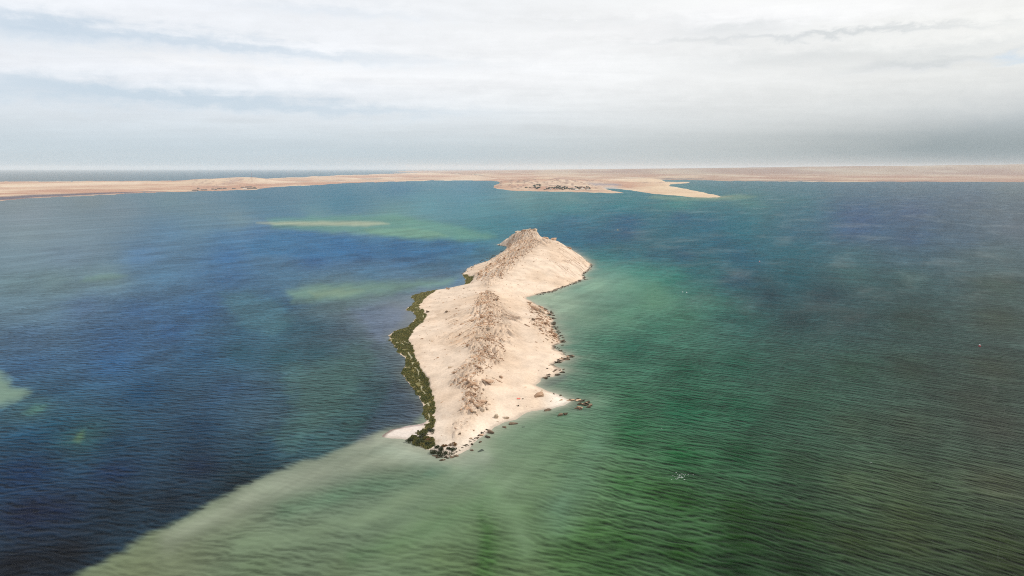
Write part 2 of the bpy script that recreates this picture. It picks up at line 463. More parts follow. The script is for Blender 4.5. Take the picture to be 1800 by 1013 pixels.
WEST = """30,358,142,154,158;150,352,136,149,153;300,350,127,150,159;450,345,108,137,154;600,340,103,138,157;700,330,111,143,165;820,332,117,151,170;860,324,114,145,161;820,345,118,158,172;50,380,144,157,167;200,375,132,149,160;350,372,123,146,157
480,365,106,137,155;600,360,96,135,154;750,362,118,162,174;850,365,112,155,164;420,388,132,155,161;350,396,115,142,159;560,384,125,160,162;690,381,126,163,161;720,394,123,160,158;760,408,117,155,153;820,414,102,147,145;860,411,92,136,139
600,401,128,156,164;650,407,128,156,162;868,398,85,132,145;540,408,91,120,159;600,426,71,104,150;700,431,63,97,141;780,430,66,100,137;640,442,61,94,144;750,450,66,100,139;850,434,75,109,139;50,410,142,160,168;150,420,131,152,166
300,410,106,137,163;400,420,92,128,162;450,410,92,125,161;30,460,124,145,157;120,450,123,144,162;250,450,97,127,159;400,450,79,114,155;550,455,73,105,150;30,500,114,137,143;100,495,118,141,144;190,487,122,145,148;280,485,94,125,150
400,490,81,110,144;520,490,89,120,145;650,480,88,120,145;750,475,92,125,145;800,462,82,116,143;560,514,112,134,134;540,520,103,127,129;620,510,113,137,138;500,536,66,92,117;480,520,80,108,133;430,525,85,112,137;600,535,101,119,119
650,520,114,132,134;50,545,102,124,138;150,540,88,108,134;250,545,75,100,133;350,545,71,98,129;430,545,78,103,123;50,590,83,105,129;200,590,72,98,130;300,585,68,93,127;420,580,65,91,108;500,575,57,83,93;550,575,59,83,95
600,578,73,89,102;640,560,104,113,122;690,545,126,132,136;610,550,93,106,114;720,555,131,136,144;660,590,101,112,125;690,570,122,129,138;770,495,106,126,148;740,505,110,128,143;50,640,69,93,120;200,640,63,90,122;350,625,62,88,114
420,620,59,85,97;500,625,57,81,88;560,620,61,88,96;620,610,75,94,103;670,620,86,100,108;690,640,80,94,103;550,660,81,104,109;600,660,78,104,105;640,670,72,95,98;680,680,66,84,90;710,690,70,81,89;730,720,70,76,85
720,742,68,78,84;690,720,60,76,83;660,700,62,80,85;650,740,51,70,76;630,770,52,71,77;620,700,73,95,94;600,720,69,93,91;560,740,69,89,92;618,748,66,89,86;540,700,77,100,103;500,700,67,89,103;100,690,62,86,108
250,690,53,77,102;400,680,63,83,106;450,690,69,88,107;370,710,61,79,98;62,718,76,103,107;140,768,64,92,92;465,735,70,86,97;50,770,43,76,99;200,780,38,65,81;350,750,40,62,78;480,765,50,68,86;520,785,53,73,82
560,778,60,83,85;100,750,50,79,97;50,830,25,59,83;200,830,23,53,71;350,820,27,49,61;450,805,39,59,69;50,900,10,46,57;200,890,15,48,53;300,880,26,47,52;30,990,9,36,44;120,970,7,40,43;420,845,27,49,53
100,896,10,48,60;110,406,137,155,165;200,611,71,97,129;600,432,71,105,153;650,706,62,81,86;40,826,27,62,84;340,786,33,56,67;710,446,64,99,139;360,546,73,99,131;50,526,106,128,140"""
EAST = """640,780,150,155,140;690,775,152,160,143;700,805,141,149,131;740,803,146,157,136;620,800,141,149,133;560,830,135,143,128;450,866,136,146,128;500,848,134,143,128;600,832,117,128,114;700,830,124,139,117;500,900,104,120,100;600,870,100,115,98
650,860,101,118,101;750,825,123,142,119;780,828,121,146,123;740,850,119,141,115;800,815,139,158,135;840,830,141,159,135;860,790,141,160,131;900,770,126,151,124;880,850,132,153,126;700,890,116,136,112;640,930,110,128,105;550,950,97,112,91
400,915,125,136,114;420,960,107,122,99;300,975,119,129,105;250,1005,117,127,99;450,1000,101,117,92;600,1000,104,120,94;700,960,115,137,103;750,920,116,140,107;800,900,120,145,110;850,895,113,138,104;870,870,120,146,113;900,820,126,149,119
950,800,118,144,114;1000,770,106,134,105;1000,740,97,129,105;930,750,124,149,123;960,850,115,140,108;920,900,109,136,100;910,960,90,114,81;860,955,84,107,74;840,930,98,120,87;830,1000,89,107,76;780,980,107,128,93;925,1010,98,118,85
875,1000,83,105,72;1000,540,165,187,165;960,525,175,192,170;1050,500,154,184,161;1080,480,112,157,144;1100,500,128,168,145;1150,510,108,153,129;990,570,120,149,133;1030,560,125,157,136;1010,600,79,118,105;1020,650,74,107,93;990,675,86,114,100
1005,690,85,115,99;1030,690,67,102,85;1050,600,64,105,90;1050,650,46,89,73;1100,560,100,141,120;1100,620,45,88,75;1150,580,70,111,97;1060,720,53,93,73;1100,700,42,85,65;1050,770,71,103,77;1100,770,50,88,61;1040,830,82,108,78
1100,850,58,89,57;1000,900,85,109,79;1050,930,61,88,54;985,985,74,101,65;1020,960,63,91,56;1100,950,51,77,46;1070,1000,54,80,49;1200,650,42,83,70;1200,720,45,86,68;1200,800,43,78,54;1200,880,49,74,46;1200,970,42,62,38
1300,560,62,85,83;1300,640,56,84,74;1300,720,54,85,70;1300,800,48,74,56;1300,900,45,62,41;1300,1000,37,51,31;1400,560,65,78,81;1400,640,64,85,79;1400,720,61,82,71;1400,820,55,70,57;1400,920,46,59,41;1400,1000,39,50,33
1500,560,71,84,85;1500,650,65,81,73;1500,750,66,78,68;1500,850,66,77,62;1500,950,55,65,48;1600,560,72,82,80;1600,650,67,75,69;1600,750,69,77,69;1600,850,70,80,65;1600,950,60,68,52;1750,560,81,88,82;1750,650,72,77,71
1750,750,73,77,71;1750,850,73,78,66;1750,950,56,63,50;1000,345,124,156,156;900,345,147,174,171;1100,352,95,139,143;1200,355,102,146,141;1300,338,104,129,136;1310,354,107,143,135;1400,343,102,126,137;1400,352,103,136,135;1500,335,114,128,138
1600,330,126,134,140;1780,328,144,148,146;1700,345,117,125,136;1780,360,116,125,133;920,365,110,151,154;1000,368,93,142,147;1100,366,73,130,138;1200,361,92,142,138;1300,372,84,120,135;1400,365,92,119,135;1500,370,94,111,136;1600,370,102,114,136
900,386,75,122,143;1000,386,47,107,133;1100,384,25,95,125;1200,380,30,92,124;1250,392,54,107,127;960,410,58,109,129;1000,420,47,100,125;1050,420,34,95,121;1100,410,24,92,119;1200,410,49,108,123;1300,405,69,114,126;1400,410,84,112,129
1500,405,91,107,132;1600,420,89,105,127;1700,420,97,112,127;1780,400,113,122,131;1060,448,48,107,118;1100,450,38,99,117;1052,464,81,135,131;1150,450,33,96,116;1200,450,33,92,115;1300,450,47,97,115;1400,440,72,109,120;1500,450,87,111,118
1600,450,90,109,119;1750,450,102,116,119;1120,480,77,136,126;1180,490,69,127,116;1220,480,42,101,109;1300,490,42,87,104;1400,490,66,93,101;1500,480,82,105,105;1600,490,83,102,101;1750,500,85,95,90;1150,530,112,154,129;1250,530,71,106,96
1350,520,59,76,84;1450,520,66,78,84;1550,510,71,86,88;1200,560,75,111,96;1600,906,66,76,58;1300,946,42,60,39;1610,566,71,82,79;1510,386,93,107,132;310,986,118,128,103;1110,606,55,95,84;1200,711,47,89,70;1000,431,62,111,128
1010,966,64,90,57;1160,866,55,82,52;1410,686,65,85,75;610,906,101,118,99;1760,986,55,62,48;1710,706,71,77,71;1110,746,47,88,64;1010,806,97,123,93;810,866,126,146,117;1260,426,46,100,117;1710,456,95,110,114"""
def parse(s):
    return np.array([[float(q) for q in e.split(',')] for e in s.replace('\n', ';').split(';')])
WEST, EAST = parse(WEST), parse(EAST)  # points towards the lower right corner hold lens darkening in their colour

# water body colour: what the photo shows less the sky the surface mirrors at that slant (REFL), over the daylight falling on it (GAIN)
REFL_V = np.array([8.4, 15.2, 25.5, 39.3, 56.6, 84.3, 119.2, 161.3, 214.0, 266.8, 336.7, 405.7, 473.5, 539.6, 603.6, 665.5, 683.6])
REFL = np.array([[0.322, 0.3317, 0.3354], [0.2116, 0.2179, 0.2203], [0.1472, 0.1516, 0.1531], [0.1116, 0.1149, 0.1161], [0.0884, 0.0909, 0.0918], [0.072, 0.0741, 0.0749], [0.0621, 0.064, 0.0646], [0.054, 0.0556, 0.0561], [0.0462, 0.0476, 0.0481], [0.0396, 0.0407, 0.0412], [0.0331, 0.034, 0.0345], [0.0279, 0.0286, 0.0291], [0.0232, 0.0238, 0.0242], [0.0197, 0.0202, 0.0204], [0.0163, 0.0167, 0.0168], [0.0144, 0.0148, 0.0149], [0.0134, 0.0137, 0.0139]])
GAIN = 1.50
def body_colour(v, srgb):
    t = lin(srgb)
    refl = np.stack([np.interp(v, REFL_V, REFL[:, k]) for k in range(3)], 1)
    return np.clip((t - refl) / GAIN, 0.002, 0.8)

SEA_SPEC = 0.18
def build_sea():
    a_in = np.linspace(R(-41), R(41), 720)
    a_out = np.linspace(R(41), R(319), 60)[1:-1]
    az = np.concatenate([a_in, a_out, [R(319)]])
    dep = np.concatenate([np.array([R(89.9), R(75), R(60), R(48), R(40)]), np.linspace(R(35), R(3.0), 430), np.linspace(R(3.0), R(0.35), 90)[1:], np.geomspace(R(0.35), math.atan(CAM_H / 60000.0), 25)[1:]])
    r = CAM_H / np.tan(dep)
    A, Rr = np.meshgrid(az, r)
    X, Y = (Rr * np.sin(A)).ravel(), (Rr * np.cos(A)).ravel()
    nr, nc = A.shape
    F = grid_faces(nr, nc)
    k = np.arange(nr - 1)
    wrap = np.stack([k * nc + nc - 1, k * nc, (k + 1) * nc, (k + 1) * nc + nc - 1], 1)
    F = np.concatenate([F, wrap])
    V = np.column_stack([X, Y, np.zeros_like(X)])
    u, v = chart(X, Y)
    # irregular edges
    wu = u + 9 * fbm(X / 40, Y / 70, 4, 201) * sstep(v, 40, 200) + 12 * fbm(u / 60, v / 7, 3, 203)
    wv = v + 3.0 * fbm(X / 40, Y / 70, 4, 205) * sstep(v, 40, 200) + 2.5 * fbm(u / 60, v / 7, 3, 207)
    CW = body_colour(chart_px(WEST)[:, 1], WEST[:, 2:]); CE = body_colour(chart_px(EAST)[:, 1], EAST[:, 2:])
    PW, PE = chart_px(WEST), chart_px(EAST)
    tw = idw(wu, wv, PW, CW); te = idw(wu, wv, PE, CE)
    def band(pts):  # polygon in the chart
        return chart_px(pts)
    EP = band([(20,1075),(130,1013),(200,976),(280,934),(370,882),(450,846),(540,809),(600,786),(650,768),(672,757),(720,752),(780,700),(800,600),(850,500),(880,432),(895,400),(890,340),(880,318),(880,302),
               (2400,302),(2400,1500),(-900,2000)])
    sE = sdf(EP, u + 9 * fbm(X / 16, Y / 22, 5, 211), v + 8 * fbm(X / 16, Y / 22, 5, 213))
    sE = sE + 5 * fbm((X * .45 + Y * .9) / 4.0, (X * .9 - Y * .45) / 18.0, 3, 215)
    soft = 9 + 70 * (1 - sstep(v, 120, 230))
    mE = sstep(sE / soft, -0.7, 1.0)[:, None]
    C = tw * (1 - mE) + te * mE
    def feature(pts, srgb, edge, amt, wob=2.0):
        nonlocal C
        P = chart_px(pts)
        s = sdf(P, u + wob * 1.5 * fbm(u / 18, v / 9, 3, 221), v + wob * fbm(u / 18, v / 9, 3, 223))
        w = (sstep(s, -edge, edge) * amt)[:, None]
        c = body_colour(v, np.broadcast_to(np.array(srgb, float), (len(v), 3)))
        C = C * (1 - w) + c * w
    feature([(505,406.5),(565,409),(590,412.5),(640,414),(690,418),(708,423),(760,424),(815,424),(840,430),(825,446),(740,452),(600,458),(450,448),(430,430),(470,412)], (80,118,152), 6.0, 0.6, 2.5)
    feature([(470,386),(600,380),(690,377),(790,396),(872,414),(860,421),(800,421),(720,420),(640,411),(560,406),(480,400)], (122,166,150), 6, 0.6, 3.0)
    feature([(640,402),(720,400),(770,408),(790,416),(720,417),(650,410)], (136,172,150), 3, 0.5, 2.0)
    feature([(505,512),(560,502),(650,497),(760,492),(800,488),(790,500),(730,508),(640,520),(560,530),(515,528)], (122,152,140), 9, 0.75, 5.0)
    feature([(545,512),(600,508),(640,512),(600,520),(555,522)], (142,164,142), 6, 0.6, 4.0)
    feature([(385,520),(440,512),(490,530),(520,560),(480,590),(420,570)], (90,124,132), 12, 0.45, 6.0)
    feature([(150,487),(190,482),(225,485),(190,492),(140,496)], (128,158,150), 4, 0.5, 3.0)
    feature([(500,650),(560,640),(640,600),(660,630),(620,690),(560,760),(500,790),(470,770),(520,720)], (82,108,100), 20, 0.40, 14.0)
    feature([(610,545),(680,535),(720,540),(700,575),(670,600),(640,570)], (108,122,146), 10, 0.5, 5.0)
    feature([(690,660),(715,690),(738,725),(738,745),(700,748),(660,760),(640,778),(625,775),(650,735),(680,700)], (70,82,96), 10, 0.6, 5.0)
    feature([(452,391.8),(520,389.8),(600,389.5),(672,391),(684,393.5),(645,397.2),(560,397),(480,395.2)], (192,198,174), 3.2, 0.75, 1.2)
    feature([(-60,640),(0,656),(12,663),(20,680),(52,688),(44,695),(20,705),(-10,714),(-80,730)], (140,166,146), 8, 0.75, 5.0)
    feature([(40,726),(60,714),(80,713),(74,722),(55,728)], (88,124,112), 5, 0.6)
    feature([(130,776),(136,764),(146,758),(148,770),(138,778)], (98,122,92), 5, 0.6)
    feature([(645,801),(658,786),(690,778),(706,780),(700,790),(672,802)], (112,122,108), 3, 0.8, 1.0)
    feature([(760,815),(795,817),(792,828),(765,838),(745,835)], (92,140,118), 6, 0.5)
    feature([(1075,910),(1090,903),(1112,906),(1100,911)], (34,58,38), 3, 0.6)
    feature([(845,900),(865,920),(875,980),(860,1020),(830,1020),(845,960)], (62,98,52), 16, 0.6, 5)
    feature([(936,668),(962,668),(992,654),(996,664),(980,674),(958,683)], (70,92,92), 4, 0.7)
    feature([(1002,700),(1030,704),(1044,716),(1030,726),(1004,722)], (62,92,80), 4, 0.6)
    feature([(972,606),(992,612),(1006,622),(1012,632),(994,642),(985,640),(990,628),(974,620)], (70,100,92), 4, 0.6)
    feature([(962,536),(978,552),(984,572),(1000,600),(990,604),(978,588),(972,570),(974,558)], (88,112,104), 4, 0.55)
    feature([(1150,344),(1215,347),(1262,345),(1300,342),(1330,346),(1290,352),(1200,353),(1140,348)], (140,164,150), 3.0, 0.6, 1.0)
    feature([(1215,346.5),(1250,347.5),(1272,345.5),(1290,345),(1262,348.6),(1225,348.6)], (186,186,160), 1.6, 0.6, 0.5)
    def streak(pts, srgb, wid, amt):
        nonlocal C
        P = chart_px(pts)
        dd = pdist(P, u + 5 * fbm(X / 20, Y / 26, 4, 241), v + 4 * fbm(X / 20, Y / 26, 4, 243))
        w = (np.exp(-(dd / wid) ** 2) * amt * (0.55 + 0.6 * vnoise(u / 40, v / 25, 247)))[:, None].clip(0, 1)
        c = body_colour(v, np.broadcast_to(np.array(srgb, float), (len(v), 3)))
        C = C * (1 - w) + c * w
    inb = mE[:, 0] > 0.5
    keep_ = C.copy()
    streak([(300,950),(450,870),(555,836),(640,808),(720,803)], (168,176,156), 16, .55)
    streak([(670,782),(740,806),(790,814),(850,800)], (172,182,164), 16, .7)
    streak([(420,962),(575,932),(675,902),(712,880),(800,826)], (140,160,130), 13, .6)
    streak([(500,898),(600,868),(700,846),(780,826)], (98,124,102), 16, .75)
    streak([(620,980),(720,950),(800,905),(860,880)], (92,120,88), 14, .5)
    streak([(860,850),(905,900),(925,960)], (134,162,126), 18, .55)
    streak([(1050,720),(1045,780),(1010,850),(985,900)], (112,146,122), 30, .5)
    rip = fbm((X * .45 + Y * .9) / 9.0, (X * .9 - Y * .45) / 55.0, 4, 249)
    rip2 = fbm((X * .9 - Y * .4) / 4.0, (X * .4 + Y * .9) / 30.0, 3, 259)
    C = C * (1 + ((0.20 * rip + 0.12 * rip2) * inb)[:, None])
    C = np.where(inb[:, None], C, keep_)
    # weed beds on the bottom west of the island: patchy, with ragged margins
    wb = fbm(X / 28, Y / 60, 5, 251)
    C = C * (1 - 0.16 * (sstep(wb, 0.05, 0.22) * (1 - mE[:, 0]) * sstep(v, 60, 160))[:, None])
    C = C * (1 + 0.12 * (sstep(-wb, 0.05, 0.30) * (1 - mE[:, 0]) * sstep(v, 60, 160))[:, None])
    # sand showing through the shallows round the island
    ins = (np.abs(X) < 400) & (Y > 180) & (Y < 1400)
    d = np.full(X.shape, -1e6); d[ins] = sdf(OUT_F, X[ins], Y[ins])
    g = np.exp(np.minimum(d, 0) / (5.0 * (1 + 0.5 * fbm(X / 9, Y / 12, 3, 231)).clip(.4, 2)))
    east = sstep(X - np.interp(Y, SPINE_W[::-1, 1], SPINE_W[::-1, 0]), -20, 12)
    south = 1 - sstep(Y, 275, 300)
    hal = np.exp(np.minimum(d, 0) / 15.0) * np.maximum(east * sstep(v, 150, 230), south) * (0.8 + 0.6 * fbm(X / 14, Y / 25, 3, 233)) * 0.30 * (d > -1e5)
    C = C * (1 - hal[:, None]) + body_colour(v, np.broadcast_to(np.array((142., 168., 150.)), (len(v), 3))) * hal[:, None]
    w = (g * (0.55 * np.maximum(east, south) + 0.12))[:, None]
    C = C * (1 - w) + np.array([.36, .34, .27]) * w
    # waves: crest coordinates bend round the island (refraction in its lee)
    xs = np.linspace(-70000, 70000, 28001)
    gp = -0.10 + 0.72 * sstep(xs, -120, 260)
    G = np.cumsum(gp) * (xs[1] - xs[0]); G -= np.interp(0, xs, G)
    vv = Y + np.interp(X, xs, G)
    lee = 1 - 0.55 * (1 - sstep(X, -160, 120)) * (1 - sstep(v, 0, 20) * 0)
    lee = lee * (1 - 0.45 * mE[:, 0] * sstep(-X, -70, 10) * (Y < 420))
    me = np_mesh('sea', V, F)
    add_col(me, 'tint', C)
    add_vec(me, 'wave', np.column_stack([X, vv, lee]))
    m, N = material('sea_water')
    tint = N.n('ShaderNodeAttribute', attribute_name='tint').outputs['Color']
    wv_ = N.n('ShaderNodeAttribute', attribute_name='wave').outputs['Vector']
    ux, vy, le = N.sep(wv_)
    geo = N.n('ShaderNodeNewGeometry')
    PX, PY, _ = N.sep(geo.outputs['Position'])
    def wn(su, sv, seed, det=2.0, ro=0.5, di=0.0):
        return N.noise(N.xyz(N.m('DIVIDE', ux, su), N.m('DIVIDE', vy, sv), seed), 1.0, det, ro, di)
    ph = wn(34.0, 26.0, 3.0, 2.0, 0.5)
    ph2 = wn(12.0, 9.0, 11.0, 2.0, 0.5)
    def train(lam, deg, sharp, k1, k2):   # one wave train, its crests wandering with the slow noise
        a_ = R(deg)
        q = N.m('ADD', N.m('MULTIPLY', vy, math.cos(a_) * 6.2832 / lam), N.m('MULTIPLY', ux, math.sin(a_) * 6.2832 / lam))
        q = N.m('ADD', q, N.m('ADD', N.m('MULTIPLY', ph, k1), N.m('MULTIPLY', ph2, k2)))
        return N.m('POWER', N.m('MULTIPLY_ADD', N.m('SINE', q), 0.5, 0.5), sharp)
    env = N.rng(wn(26.0, 15.0, 51.0, 2.0), 0.3, 0.7, 0.45, 1.0)
    h1 = N.m('MULTIPLY', N.m('ADD', N.m('ADD', N.m('MULTIPLY', train(6.3, 0.0, 1.7, 26.0, 7.0), 0.40), N.m('MULTIPLY', train(5.0, 13.0, 1.6, -22.0, 8.0), 0.33)), N.m('MULTIPLY', train(4.2, -12.0, 1.5, 18.0, -9.0), 0.27)), env)
    h2 = N.m('MULTIPLY_ADD', train(2.7, 20.0, 1.4, 20.0, 16.0), 0.4, N.m('MULTIPLY', wn(4.2, 1.6, 5.0, 2.0, 0.55, 0.5), 0.6))
    h3 = wn(1.7, 0.8, 9.0, 2.0, 0.55, 0.3)
    # along-wind coordinates
    s = N.m('SUBTRACT', N.m('MULTIPLY', PX, 0.832), N.m('MULTIPLY', PY, 0.555))
    t = N.m('ADD', N.m('MULTIPLY', PX, 0.555), N.m('MULTIPLY', PY, 0.832))
    def wind(ss, st, seed, det=3.0):
        return N.noise(N.xyz(N.m('DIVIDE', s, ss), N.m('DIVIDE', t, st), seed), 1.0, det, 0.55, 0.4)
    gust = wind(45.0, 420.0, 2.0, 4.0)
    gust2 = wind(14.0, 160.0, 4.0, 3.0)
    amp = N.m('MULTIPLY', le, N.rng(gust, 0.3, 0.7, 0.75, 1.2))
    hh = N.m('ADD', N.m('ADD', N.m('MULTIPLY', h1, 0.75), N.m('MULTIPLY', h2, 0.28)), N.m('MULTIPLY', h3, 0.16))
    bump = N.n('ShaderNodeBump', i_Strength=1.0, i_Distance=1.0, i_Height=N.m('MULTIPLY', hh, amp))
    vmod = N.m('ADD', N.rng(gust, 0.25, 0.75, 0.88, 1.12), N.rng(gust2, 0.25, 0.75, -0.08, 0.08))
    # wave light and shade painted into the body colour: crests lighter, troughs darker
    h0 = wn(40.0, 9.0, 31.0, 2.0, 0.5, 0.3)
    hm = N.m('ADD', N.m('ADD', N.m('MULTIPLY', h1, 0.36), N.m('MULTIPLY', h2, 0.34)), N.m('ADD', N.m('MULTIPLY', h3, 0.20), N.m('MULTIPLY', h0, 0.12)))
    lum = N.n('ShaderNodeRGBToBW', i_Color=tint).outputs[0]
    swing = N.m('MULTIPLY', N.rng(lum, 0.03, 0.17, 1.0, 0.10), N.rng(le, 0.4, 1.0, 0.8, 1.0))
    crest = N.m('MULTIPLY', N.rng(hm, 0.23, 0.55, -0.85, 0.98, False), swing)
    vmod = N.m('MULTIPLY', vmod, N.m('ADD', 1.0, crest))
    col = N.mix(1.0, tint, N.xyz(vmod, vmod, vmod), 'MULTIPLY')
    # thin foam lines drawn out along the wind on the open side
    row = N.noise(N.xyz(N.m('DIVIDE', N.m('ADD', s, N.m('MULTIPLY', wind(30.0, 60.0, 17.0), 10.0)), 9.0), N.m('DIVIDE', t, 900.0), 7.0), 1.0, 0.0, 0.5)
    ridge = N.m('SUBTRACT', 1.0, N.m('ABSOLUTE', N.m('MULTIPLY', N.m('SUBTRACT', row, 0.5), 130.0)), clamp=True)
    open_ = N.rng(PX, 40.0, 190.0)
    br = N.rng(wind(25.0, 45.0, 13.0, 5.0), 0.46, 0.68)
    fo = N.m('MULTIPLY', N.m('MULTIPLY', ridge, br), N.m('MULTIPLY', open_, 0.045))
    # pale mottled sheen further out, painted into the water colour
    veil = N.m('MULTIPLY', N.rng(wind(60.0, 130.0, 41.0, 9.0), 0.48, 0.80), N.m('MULTIPLY', N.rng(PY, 350.0, 700.0), N.m('MULTIPLY', open_, 0.12)))
    fo = N.m('ADD', fo, veil, clamp=True)
    col = N.mix(fo, col, (0.42, 0.46, 0.44, 1))
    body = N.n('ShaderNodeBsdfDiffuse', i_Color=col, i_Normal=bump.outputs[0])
    gloss = N.n('ShaderNodeBsdfGlossy', i_Roughness=0.30, i_Normal=bump.outputs[0])
    fr = N.n('ShaderNodeFresnel', i_IOR=1.33, i_Normal=bump.outputs[0])
    sh = N.n('ShaderNodeMixShader')
    N.inp(sh, 0, N.m('MINIMUM', N.m('MULTIPLY', fr.outputs[0], SEA_SPEC), 0.05)); N.inp(sh, 1, body); N.inp(sh, 2, gloss)
    N.n('ShaderNodeOutputMaterial', i_Surface=sh)
    o = obj('sea', me, m)
    tag(o, 'blue and green lagoon water with sandbars showing through the shallows', kind='structure')
    return o
build_sea()

# far coast ---------------------------------------------------------------
def fan_land(name, label, polys, height_fn, colour_fn, az0, az1, r0, r1, na, nr_):
    az = np.linspace(az0, az1, na)
    dep = np.linspace(math.atan(CAM_H / r0), math.atan(CAM_H / r1), nr_)
    A, D = np.meshgrid(az, dep)
    Rr = CAM_H / np.tan(D)
    X, Y = (Rr * np.sin(A)).ravel(), (Rr * np.cos(A)).ravel()
    u, v = chart(X, Y)
    s = np.full(X.shape, -1e9)
    for P in polys:
        s = np.maximum(s, sdf(chart_px(P), u + 3.0 * fbm(u / 14, v / 3, 3, 301), v + 0.8 * fbm(u / 14, v / 3, 3, 303)))
    Z = height_fn(X, Y, u, v, s)
    Z = np.where(s > 0, np.maximum(Z, 0.6), np.maximum(-1.5, 0.6 * s))
    C = colour_fn(X, Y, u, v, s, Z)
    F = grid_faces(A.shape[0], A.shape[1])
    F = F[(s[F] > -2.5).any(1)]
    V, F, C = compact(np.column_stack([X, Y, Z]), F, C)
    me = np_mesh(name, V, F); add_col(me, 'tint', C)
    o = obj(name, me, M_FAR)
    return tag(o, label, kind='structure'), (X, Y, Z)

def px_of(u, v):
    """photo pixel of a point at sea level with chart coordinates u, v"""
    r = CAM_H / np.tan(np.maximum(v, 1e-3) / 1200)
    return proj(r * np.sin(u / 1200), r * np.cos(u / 1200), 0 * r)
SANDC = np.array([.52, .385, .27]); PINK = np.array([.38, .215, .145]); CREAM = np.array([.60, .49, .37]); STRIP_GREY = np.array([.16, .13, .13]); STRIP_BROWN = np.array([.20, .15, .12])  # last two: plain darker tones for narrow strips on the far land
LEFT_POLY = [(-500,395),(-200,366),(0,353),(60,348),(150,344),(250,339),(300,337.5),(340,336.7),(400,335),(450,333.3),(472,330),(500,328),(560,325),(600,322.2),(650,320.4),(700,319.2),
   (760,317.4),(800,316.8),(850,317.5),(900,318.5),(960,318),(960,305),(900,304),(860,304),(800,303.5),(760,303.5),(680,306),(600,308.5),(520,312),(450,315),(400,316),(340,317.5),(250,318.5),(150,319),(0,320),(-200,321),(-500,324)]
HILLS_L = [(400,319,55,4,24),(350,322,30,2.5,14),(372,326,14,2.5,10),(418,325,16,2.5,14),(455,322,25,2.5,12),(520,317,40,2,14),(440,320,40,3,18),(300,320,60,2.5,8),(560,315,60,2.5,9),(640,311,50,2,10),(200,322,120,3,6),(60,326,120,4,5),(720,309,70,2,14)]
def hills(lst, u, v, px, py):
    z = 0
    for (hx, hy, sx, sy, a) in lst:
        z = z + a * np.exp(-((px - hx) / sx) ** 2 - ((py - hy) / sy) ** 2)
    return z
def left_h(X, Y, u, v, s):
    px, py = px_of(u, v)
    return 1.0 + 0.5 * np.clip(s, 0, 4) + hills(HILLS_L, u, v, px, py) * sstep(s, 0, 3) + sstep(s, 1, 5) * (5.0 * fbm(X / 130, Y / 300, 5, 311) + 1.0)
def strips(C, px, py, lst):
    for (x0, x1, y0, y1, th, col, amt) in lst:
        t = np.clip((px - x0) / (x1 - x0), 0, 1)
        yy = y0 + (y1 - y0) * t
        taper = sstep(px, x0 - 6, x0 + 10) * (1 - sstep(px, x1 - 10, x1 + 6))
        w = (np.exp(-((py - yy + 0.6 * fbm(px / 12, py * 0, 3, 77)) / th) ** 2) * taper * amt)[:, None]
        C = C * (1 - w) + np.asarray(col) * w
    return C
def far_colour(X, Y, u, v, s, Z, seed):
    n = fbm(X / 500, Y / 900, 5, seed)[:, None]; n2 = fbm(u / 70, v / 2.2, 4, seed + 9)[:, None]
    w = sstep(n2, -0.35, 0.5)
    C = PINK * (1 - w) + SANDC * w
    w2 = sstep(n, 0.1, 0.6) * 0.7
    return C * (1 - w2) + CREAM * w2
def left_c(X, Y, u, v, s, Z):
    px, py = px_of(u, v)
    C = far_colour(X, Y, u, v, s, Z, 321)
    C = strips(C, px, py, [(0,250,330,324,2.0,CREAM,.7),(360,440,317.5,318,1.4,(.78,.68,.55),.9),(632,672,315.6,315.2,.8,STRIP_GREY,.9),(560,605,319.2,318.6,.6,STRIP_BROWN,.7),(520,545,320.5,320,.5,STRIP_BROWN,.5),
        (686,695,313.4,313.2,.5,STRIP_BROWN,.8),(724,738,313,312.6,.5,STRIP_BROWN,.8),(400,425,325,321,1.8,(.36,.23,.19),.6),(260,345,335,334.5,.5,PINK*.8,.6)])
    bl = (sstep(fbm(u / 5, v / 0.8, 4, 373), .10, .40) * sstep(px, 325, 350) * (1 - sstep(px, 455, 520)) * sstep(py, 317, 321))[:, None] * .55
    C = C * (1 - bl) + np.array([.26, .165, .135]) * bl
    # dark weed and mud along the waterline at the left
    yy = np.interp(px, [-300, 0, 60, 150, 250, 300], [371, 350.5, 346, 342.2, 337.8, 336.5])
    th = np.interp(px, [-300, 0, 60, 150, 240, 300], [4, 2.6, 2.0, 1.7, 0.6, .1])
    w = (np.exp(-((py - yy) / th) ** 4) * (px < 300))[:, None] * 0.93
    return C * (1 - w) + np.array([.085, .08, .11]) * w
_, LEFT_G = fan_land('desert_shore', 'low pinkish desert shore with pale dunes beyond the blue lagoon', [LEFT_POLY], left_h, left_c, R(-50), R(4), 2000, 22000, 760, 130)

